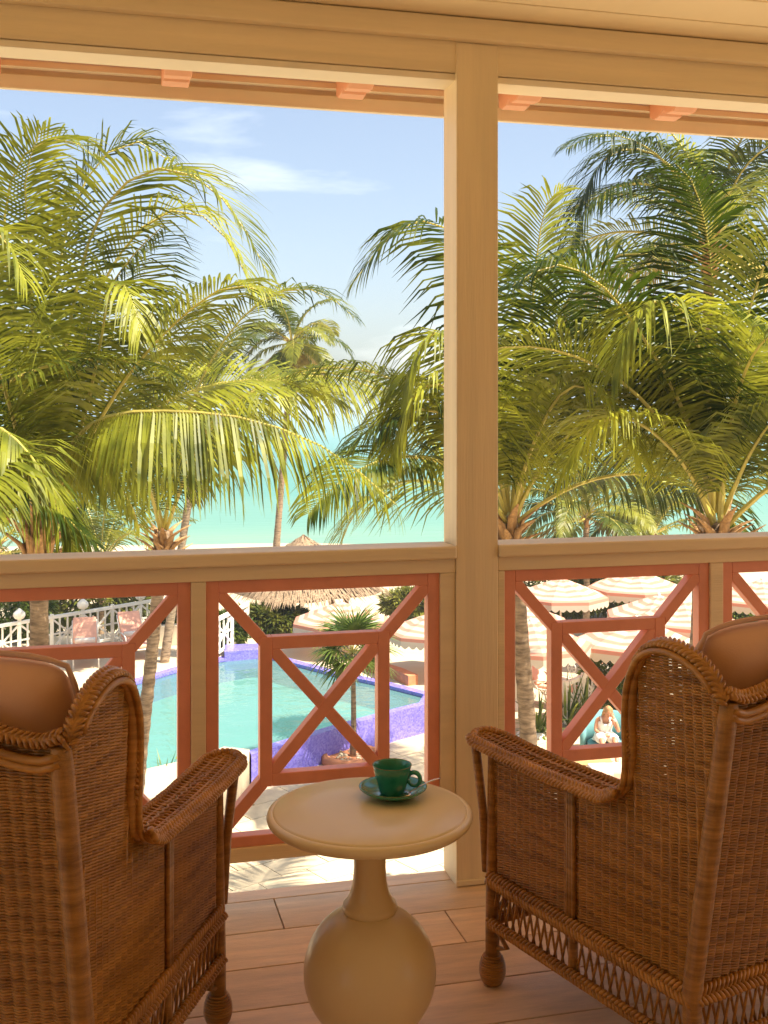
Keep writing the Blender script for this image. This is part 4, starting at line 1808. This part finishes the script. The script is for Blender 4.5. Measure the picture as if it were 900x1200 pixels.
for s in (-1, 1):
    m = MB(); m.ellipsoid(hd_c + hr * (s * .031) + hf * .082 + hu * .006, (hr * .013, hf * .006, hu * .007), 8, 6); m.build('eye', M['darkwood'], hd_o, True)
m = MB(); m.ellipsoid(hd_c + hf * .083 - hu * .055, (hr * .024, hf * .008, hu * .008), 8, 6); m.build('mouth', M['terracotta'], hd_o, True)
m = MB()
m.ellipsoid(hd_c - hf * .020 + hu * .022, (hr * .088, hf * .094, hu * .112), 16, 10)
m.ellipsoid(hd_c - hf * .085 - hu * .03, (hr * .066, hf * .06, hu * .09), 12, 8)
for s in (-1, 1):
    m.tube([hd_c - hf * .03 + hu * .05 + hr * (s * .07), hd_c - hf * .03 - hu * .03 + hr * (s * .085), hd_c - hf * .05 - hu * .13 + hr * (s * .09), hd_c - hf * .06 - hu * .20 + hr * (s * .085)], [.03, .034, .03, .01], 8)
m.build('hair', M['hair'], wom, True)
for q in (.30, .55):
    cpt = bv[12][0].lerp(bv[13][0], q)
    m = MB(); m.lathe([(.034, -.008), (.038, 0), (.034, .008), (.030, 0)], cpt, 12)
    m.build('bracelet', M['white'], wom, True)

# teak bench and striped towel lounger near the corner
be_ = thing('teak_bench', 'slatted teak bench beside the striped ottoman below the seated person', 'bench', G(676, 915, GROUND))
for k in range(7):
    m = MB(); m.box(RGT * .0 + FWD * (-.30 + .1 * k) + UP * .42, (1.35, .085, .03), Matrix.Rotation(-YAW, 3, 'Z')); m.build('slat', M['deckwood'], be_, bevel=.004)
for sx in (-1, 1):
    for sy in (-1, 1):
        m = MB(); m.box(RGT * (.55 * sx) + FWD * (.26 * sy) + UP * .2, (.07, .07, .40), Matrix.Rotation(-YAW, 3, 'Z')); m.build('leg', M['deckwood'], be_)


def stripe_mat():
    m, n, l, b = new_mat('pink_stripe_cloth')
    b.inputs['Roughness'].default_value = .95
    t = n.new('ShaderNodeTexCoord')
    sx = n.new('ShaderNodeSeparateXYZ')
    l.new(t.outputs['Object'], sx.inputs[0])
    mu = n.new('ShaderNodeMath'); mu.operation = 'MULTIPLY'; mu.inputs[1].default_value = 3.6
    l.new(sx.outputs['X'], mu.inputs[0])
    fr_ = n.new('ShaderNodeMath'); fr_.operation = 'FRACT'
    l.new(mu.outputs[0], fr_.inputs[0])
    gt = n.new('ShaderNodeMath'); gt.operation = 'GREATER_THAN'; gt.inputs[1].default_value = .5
    l.new(fr_.outputs[0], gt.inputs[0])
    mx_ = n.new('ShaderNodeMix'); mx_.data_type = 'RGBA'
    mx_.inputs['A'].default_value = (.70, .60, .48, 1)
    mx_.inputs['B'].default_value = (.70, .40, .30, 1)
    l.new(gt.outputs[0], mx_.inputs['Factor'])
    l.new(mx_.outputs['Result'], b.inputs['Base Color'])
    return m


SB = thing('striped_ottoman', 'pink and white striped upholstered ottoman beside the teak bench', 'ottoman', G(722, 930, GROUND), -YAW + .1)
smt = stripe_mat()
m = MB(); m.box((0, 0, .29), (1.0, .6, .46)); m.build('cushion', smt, SB, bevel=.04)
for sx in (-1, 1):
    for sy in (-1, 1):
        m = MB(); m.tube([(.42 * sx, .24 * sy, 0), (.42 * sx, .24 * sy, .08)], .03, 8); m.build('foot', M['deckwood'], SB)
# ================================================================== coconut palms
def frond_mb(pts, Lmax=.8, npairs=85, seed=0, droop=1.0, width=.034, roll=0.0, vee=.3, start=.14, wind=None, hang=0.0):
    r_ = random.Random(seed)
    m = MB()
    pts = [Vector(p) for p in pts]
    pts = resample(pts, sum((b_ - a).length for a, b_ in zip(pts, pts[1:])) / 28)
    n = len(pts)
    total = sum((b_ - a).length for a, b_ in zip(pts, pts[1:]))
    m.tube(pts[::2] if n % 2 else pts[::2] + [pts[-1]], [max(.004, .030 * (1 - k / (n / 2)) ** 1.1 + .004) for k in range(len(pts[::2]) + (0 if n % 2 else 1))], 5, True, 1)
    # frame along the rib
    frames = []
    lastS = None
    for i in range(n):
        t = (pts[min(i + 1, n - 1)] - pts[max(i - 1, 0)]).normalized()
        S = t.cross(UP)
        if S.length < .12:
            S = lastS if lastS is not None else t.orthogonal()
        S = (S - t * S.dot(t)).normalized()
        if lastS is not None and S.dot(lastS) < 0:
            S = -S
        if lastS is not None:
            S = (S * .5 + lastS * .5)
            S = (S - t * S.dot(t)).normalized()
        lastS = S
        U = S.cross(t)
        if roll:
            Rm = Matrix.Rotation(roll, 3, t)
            frames.append((t, Rm @ S, Rm @ U))
        else:
            frames.append((t, S, U))
    for k in range(npairs):
        w = start + (1 - start) * (k + .5) / npairs
        fi = w * (n - 1)
        j = min(int(fi), n - 2)
        p = pts[j].lerp(pts[j + 1], fi - j)
        t, S, U = frames[j]
        prof = min(1, ((w - start + .03) / .22)) ** .6 * (1 - .72 * max(0, (w - .55) / .45) ** 1.8)
        for s in (-1, 1):
            L = Lmax * prof * r_.uniform(.86, 1.08)
            fw = .26 + 1.0 * w ** 1.6
            d = (S * (s * (1 - .62 * hang)) + t * (fw * (1 - .45 * hang) + r_.uniform(-.07, .07)) + U * (vee + r_.uniform(-.10, .10)) - UP * (.75 * hang)).normalized()
            g = droop * (.75 + .5 * r_.random()) * (2.6 if r_.random() < .05 else 1)
            if r_.random() < .025:
                L *= r_.uniform(.3, .7)
            q = p + U * .01
            o = len(m.v)
            segs = 3
            wdt = width * (.8 + .4 * r_.random()) * (.55 + .45 * prof)
            ws = (.45, 1.0, .78, .05)
            tw = r_.uniform(-.3, .3)
            for e in range(segs + 1):
                wd = d.cross(U)
                if wd.length < .05:
                    wd = t.copy()
                wd = wd.normalized()
                wd = (wd * math.cos(tw) + d.cross(wd) * math.sin(tw))
                hw_ = wdt * ws[e] * .5
                m.v.append(tuple(q - wd * hw_)); m.v.append(tuple(q + wd * hw_))
                if e < segs:
                    q = q + d * (L / segs)
                    gg = UP * (-g * (.28 + .34 * e))
                    if wind is not None:
                        gg = gg + wind * .12
                    d = (d + gg).normalized()
            for e in range(segs):
                m.f.append((o + 2 * e, o + 2 * e + 1, o + 2 * e + 3, o + 2 * e + 2)); m.m.append(0)
    return m


def rib_path(az, el, L, bend, n=24, twist=0.0):
    """rachis from the origin: starts at elevation el, sags by bend radians over its length, more towards the tip"""
    p = Vector((0, 0, 0))
    out = [p.copy()]
    for i in range(n):
        f = (i + .5) / n
        e = el - bend * (f ** 1.35)
        a = az + twist * f
        p = p + Vector((math.cos(e) * math.cos(a), math.cos(e) * math.sin(a), math.sin(e))) * (L / n)
        out.append(p.copy())
    return out


def palm(label, heart, foot, n_fr, L, seed, heroes=(), trunk_r=.115, leaf=0.94, npairs=85, mkey='frond', old=2, width=.034, el_hi=86, el_lo=-8, boots=18, skip=None, ymax=645, group='coconut palms'):
    r_ = random.Random(seed)
    foot = Vector(foot); heart = Vector(heart)
    t = thing('coconut_palm', label, 'palm', foot, 0, group)
    h = heart - foot
    # trunk
    m = MB()
    k = 46
    side = Vector((h.x, h.y, 0))
    pts, rad = [], []
    for i in range(k + 1):
        f = i / k
        p = Vector((side.x * f ** 1.25, side.y * f ** 1.25, h.z * f)) + Vector((math.sin(f * 3.1) * .05, 0, 0))
        pts.append(p)
        rad.append(trunk_r * (1.28 - .3 * min(1, f * 3) if f < .33 else .98 - .12 * f) * (1 + (.05 if i % 2 else -.03)) * (1 + .03 * r_.uniform(-1, 1)))
    m.tube(pts, rad, 14)
    m.build('trunk', M['trunk'], t, True)
    # dry leaf bases and fibre round the heart
    for i in range(boots):
        a = i * 2.4
        m = MB()
        z0 = -.55 + .5 * i / boots
        b0 = h + Vector((math.cos(a) * trunk_r * .8, math.sin(a) * trunk_r * .8, z0))
        d = Vector((math.cos(a) * .55, math.sin(a) * .55, 1.0)).normalized()
        bs = trunk_r / .115 * r_.uniform(.5, .95)
        m.tube([b0 - UP * .12, b0 + d * .18 * bs, b0 + d * .34 * bs + Vector((math.cos(a), math.sin(a), 0)) * .09, b0 + d * .46 * bs + Vector((math.cos(a), math.sin(a), 0)) * .2], [.075, .065, .038, .010], 6, True, 0, .45, ref=(-math.sin(a), math.cos(a), 0))
        m.build('leaf_base', M['boot'], t, True)
    mats_old = [M['frond_old'], M['rachis']]
    mats = [M[mkey], M['rachis']]
    for i in range(n_fr):
        f = i / max(1, n_fr - 1)
        az = i * 2.39996 + r_.uniform(-.25, .25) + seed
        el = math.radians(el_hi + (el_lo - el_hi) * f ** .9 + r_.uniform(-7, 7))
        if skip and skip(az, el):
            continue
        bend = math.radians(42 + 62 * (1 - abs(f - .45))) * r_.uniform(.8, 1.15)
        if f > .7:
            bend *= .75
        path = rib_path(az, el, L * r_.uniform(.85, 1.05) * (.8 + .2 * math.sin(PI * min(1, f + .25))), bend, twist=r_.uniform(-.3, .3))
        tipq = [h + foot + q for q in path]
        if max((HOR + F * (EYE - q.z) / max(.5, (q - CAM).dot(FWD))) for q in tipq) > ymax:
            continue
        m = frond_mb(path, leaf * r_.uniform(.9, 1.1), npairs, seed * 100 + i, r_.uniform(.75, 1.25), width, r_.uniform(-.5, .5), .28, .14, None, .2 + .3 * f)
        o = m.build('frond', mats_old if i >= n_fr - old else mats, t)
        o.location = h + Vector((math.cos(az), math.sin(az), 0)) * trunk_r * .5 + UP * (-.25 * f)
    for j, hr_ in enumerate(heroes):
        path = [Vector(p) - foot for p in smooth_path([P(*q) for q in hr_['px']], 40)]
        m = frond_mb([p - path[0] for p in path], hr_.get('leaf', leaf), int(.95 * hr_.get('n', 100)), seed * 77 + j, hr_.get('droop', 1.1), hr_.get('w', width), hr_.get('roll', 0), hr_.get('vee', .25), hr_.get('start', .14), None, hr_.get('hang', .25))
        o = m.build('frond', mats_old if hr_.get('old') else mats, t)
        o.location = path[0]
    return t


def foot_at(x, y_any, t, lean=(0, 0)):
    p = P(x, 900, t)
    z = gz(t)
    return Vector((p.x + lean[0], p.y + lean[1], z))


# A: big palm on the left
palm('large coconut palm with thick ringed trunk in front of the white urn fence', P(45, 610, 13.2), foot_at(36, 0, 13.2), 18, 4.4, 3, [
    dict(px=[(50, 600, 13.2), (78, 400, 13.0), (112, 262, 12.6), (165, 203, 12.2), (225, 205, 11.9), (275, 250, 11.7), (312, 318, 11.6)], leaf=1.11, n=115, droop=.7),
    dict(px=[(45, 600, 13.2), (20, 400, 13.4), (5, 270, 13.2), (22, 190, 13), (70, 160, 12.8), (118, 190, 12.6)], leaf=1.12, n=100, droop=.8),
    dict(px=[(50, 600, 13.2), (98, 390, 13.4), (150, 285, 13.4), (210, 245, 13.3), (262, 275, 13.2), (300, 350, 13.1)], leaf=1.12, n=105, droop=.9),
    dict(px=[(46, 600, 13.2), (62, 360, 13.6), (88, 240, 13.8), (125, 180, 13.8), (172, 168, 13.8), (222, 215, 13.8)], leaf=1.12, n=100, droop=.8),
    dict(px=[(48, 600, 13.2), (40, 420, 13.0), (34, 290, 12.6), (30, 210, 12.2), (48, 150, 12)], leaf=1.05, n=95, droop=.35),
    dict(px=[(55, 600, 13.2), (95, 500, 12.4), (118, 400, 11.8), (130, 335, 11.4), (150, 340, 11.1), (165, 390, 10.9)], hang=.6, leaf=1.18, n=100, droop=1.5),
    dict(px=[(55, 605, 13.2), (90, 540, 12.3), (150, 440, 11.8), (215, 370, 11.5), (270, 335, 11.2), (320, 345, 11)], leaf=1.11, n=110, droop=1.0),
    dict(px=[(55, 600, 13.2), (85, 520, 12.0), (130, 487, 11.2), (210, 482, 10.6), (300, 493, 10.2), (390, 530, 10.0), (465, 592, 9.9)], leaf=1.12, n=130, droop=1.3, w=.040, vee=.0, hang=1.0),
    dict(px=[(42, 600, 13.2), (10, 470, 12.0), (-25, 380, 11.2), (-30, 300, 11), (0, 270, 10.8), (30, 330, 10.7)], leaf=1.11, n=95, droop=1.4),
], .122, 1.15, 90)

# a neighbour out of frame on the left whose frond hangs into view
palm('coconut palm whose hanging yellow green frond droops before the thick ringed trunk', P(-120, 560, 11.5), foot_at(-130, 0, 11.5), 12, 3.6, 5, [
    dict(px=[(-110, 560, 11.5), (-60, 510, 11.2), (-5, 500, 10.9), (40, 540, 10.7), (70, 590, 10.6), (88, 650, 10.5)], leaf=1.11, n=90, droop=1.3, hang=.8),
], .115, .8, 75, skip=lambda az, el: False)

# B: leaning palm behind it
palm('leaning coconut palm with slim trunk at the near left side of the pool', P(192, 622, 18.5), P(155, 1000, 18.5) * 1.0 - UP * 0 if False else Vector((P(152, 900, 18.5).x, P(152, 900, 18.5).y, gz(18.5))), 18, 4.3, 8, [
    dict(px=[(192, 620, 18.5), (215, 500, 18.0), (255, 410, 17.6), (310, 350, 17.3), (370, 340, 17.0), (415, 372, 16.8)], leaf=1.11, n=100, droop=1.0),
    dict(px=[(195, 620, 18.5), (235, 520, 17.6), (290, 460, 17.0), (360, 437, 16.6), (430, 445, 16.3), (490, 480, 16.1), (535, 540, 16)], leaf=1.24, n=115, droop=1.3),
    dict(px=[(195, 620, 18.5), (240, 505, 17), (305, 455, 16.2), (375, 440, 15.8), (440, 455, 15.5), (490, 490, 15.3), (528, 548, 15.2)], leaf=1.25, n=135, droop=1.2, w=.040, hang=.85),
    dict(px=[(192, 620, 18.5), (165, 520, 18), (140, 450, 17.5), (110, 420, 17.2), (80, 430, 17)], leaf=1.11, n=90, droop=1.0),
    dict(px=[(188, 622, 18.5), (170, 560, 17.6), (140, 540, 17), (105, 570, 16.7), (85, 630, 16.5)], leaf=1.18, n=90, droop=1.4),
], .112, 1.0, 72, ymax=575)

# C: palm behind the post
palm('coconut palm with leaning trunk rising just behind the tall post', P(597, 605, 14.2), Vector((P(630, 900, 14.2).x, P(630, 900, 14.2).y, gz(14.2))), 13, 4.0, 13, [
    dict(px=[(595, 600, 14.2), (585, 450, 13.8), (562, 330, 13.4), (525, 268, 13.0), (470, 265, 12.7), (415, 330, 12.5)], hang=.55, leaf=1.18, n=110, droop=1.1),
    dict(px=[(593, 600, 14.2), (570, 480, 13.6), (535, 400, 13.2), (500, 395, 13), (475, 450, 12.8), (465, 530, 12.7)], hang=.6, leaf=1.11, n=100, droop=1.5),
    dict(px=[(592, 600, 14.2), (560, 530, 13.7), (510, 482, 13.3), (455, 490, 13), (400, 530, 12.8)], leaf=1.05, n=90, droop=1.5),
    dict(px=[(600, 600, 14.2), (625, 470, 13.8), (660, 360, 13.4), (710, 305, 13.0), (770, 300, 12.7), (810, 340, 12.5)], leaf=1.18, n=110, droop=1.0),
    dict(px=[(600, 600, 14.2), (618, 430, 14), (628, 310, 13.8), (640, 240, 13.6), (660, 225, 13.4)], leaf=1.05, n=95, droop=.6),
    dict(px=[(600, 602, 14.2), (625, 520, 13.4), (665, 455, 12.9), (715, 470, 12.6), (750, 540, 12.4)], leaf=1.24, n=105, droop=1.5),
    dict(px=[(592, 602, 14.2), (555, 500, 13.2), (515, 450, 12.9), (480, 470, 12.7), (455, 545, 12.5)], leaf=1.18, n=100, droop=1.5),
    dict(px=[(602, 602, 14.2), (640, 500, 13.6), (690, 430, 13.2), (745, 420, 13), (790, 470, 12.8)], leaf=1.18, n=105, droop=1.4),
], .115, 1.1, 88)

# D: palm on the right
palm('large coconut palm with pale leaf bases at the end of the railing', P(842, 612, 13.0), foot_at(846, 0, 13.0), 14, 4.2, 21, [
    dict(px=[(836, 600, 13.0), (833, 500, 12.6), (822, 420, 12.3), (800, 365, 12.0), (765, 352, 11.7), (735, 385, 11.5), (718, 440, 11.4)], hang=.6, leaf=1.24, n=115, droop=1.2),
    dict(px=[(838, 600, 13.0), (800, 480, 12.6), (750, 390, 12.2), (700, 330, 11.9), (650, 310, 11.7), (600, 335, 11.5)], leaf=1.18, n=110, droop=1.1),
    dict(px=[(845, 600, 13.0), (860, 450, 12.6), (885, 340, 12.2), (925, 260, 11.8), (980, 230, 11.5)], leaf=1.18, n=100, droop=.9),
    dict(px=[(842, 600, 13.0), (838, 420, 12.8), (832, 300, 12.5), (815, 220, 12.2), (790, 190, 12)], leaf=1.11, n=100, droop=.6),
    dict(px=[(848, 602, 13.0), (880, 530, 12.5), (920, 480, 12.1), (970, 480, 11.8)], leaf=1.18, n=90, droop=1.3),
    dict(px=[(836, 602, 13.0), (790, 530, 12.6), (735, 490, 12.3), (690, 505, 12.1), (655, 560, 12)], leaf=1.11, n=95, droop=1.4),
], .125, 1.15, 90)

# E: taller palm behind D
palm('tall slim trunked coconut palm whose dark crown touches the eave', P(832, 285, 19.5), Vector((P(806, 900, 19.5).x, P(806, 900, 19.5).y, gz(19.5))), 15, 3.9, 34, [
    dict(px=[(832, 285, 19.5), (800, 210, 19), (750, 175, 18.6), (705, 190, 18.3), (675, 250, 18.1)], leaf=1.24, n=105, droop=1.3),
    dict(px=[(832, 285, 19.5), (870, 200, 19), (920, 165, 18.6), (970, 190, 18.3)], leaf=1.18, n=95, droop=1.2),
    dict(px=[(832, 285, 19.5), (790, 230, 18.8), (740, 215, 18.2), (690, 240, 17.8), (665, 300, 17.6)], leaf=1.24, n=100, droop=1.3),
], .10, 1.0, 72)

# F: far palm towards the beach
palm('distant small-crowned palm on a straight thin trunk near the palapa', P(343, 398, 43), Vector((P(318, 900, 43).x, P(318, 900, 43).y, gz(43))), 20, 3.0, 41, (), .13, .75, 46, 'frond_far', 3, .07, 80, -30, 6, ymax=660)
# lower yellow-green palms in the middle distance
palm('low yellow green palm in front of the sea right of the post', P(686, 600, 38), foot_at(686, 0, 38), 28, 4.0, 47, (), .11, .75, 52, 'frond_far', 3, .06, 84, -20, 6, ymax=660)
palm('low bushy palm behind the larger palms left of the slim trunk', P(765, 622, 40), foot_at(765, 0, 40), 26, 3.8, 53, (), .11, .75, 50, 'frond_far', 3, .06, 84, -20, 6, ymax=660)
palm('low palm filling the gap behind the thick ringed trunk', P(118, 655, 37), foot_at(118, 0, 37), 28, 4.2, 59, (), .11, .75, 56, 'frond_far', 3, .055, 84, -15, 6, ymax=660)
palm('feathery palm behind the leaning trunk left of the sea view', P(240, 470, 30), Vector((P(188, 900, 30).x, P(188, 900, 30).y, gz(30))), 22, 3.6, 61, (), .11, .8, 60, 'frond_far', 3, .05, 84, -30, 6, ymax=660)
palm('palm behind the large left palm beyond the fence', P(-10, 640, 24), foot_at(-10, 0, 24), 20, 3.2, 67, (), .11, .75, 56, 'frond', 3, .05, 84, -15, 6, ymax=680)
# ================================================================== sea haze
m = MB()
m.box((FWD.x * 7000, FWD.y * 7000, -2.0), (24000, 24000, 28))
hzm = bpy.data.materials.new('sea_haze')
hzm.use_nodes = True
hn = hzm.node_tree.nodes
hn.remove(hn['Principled BSDF'])
pv_ = hn.new('ShaderNodeVolumePrincipled')
pv_.inputs['Color'].default_value = (.62, .68, .78, 1)
pv_.inputs['Density'].default_value = .0008
pv_.inputs['Anisotropy'].default_value = .2
hzm.node_tree.links.new(pv_.outputs['Volume'], hn['Material Output'].inputs['Volume'])
hz_o = m.build('haze', hzm)
hz_o['kind'] = 'stuff'
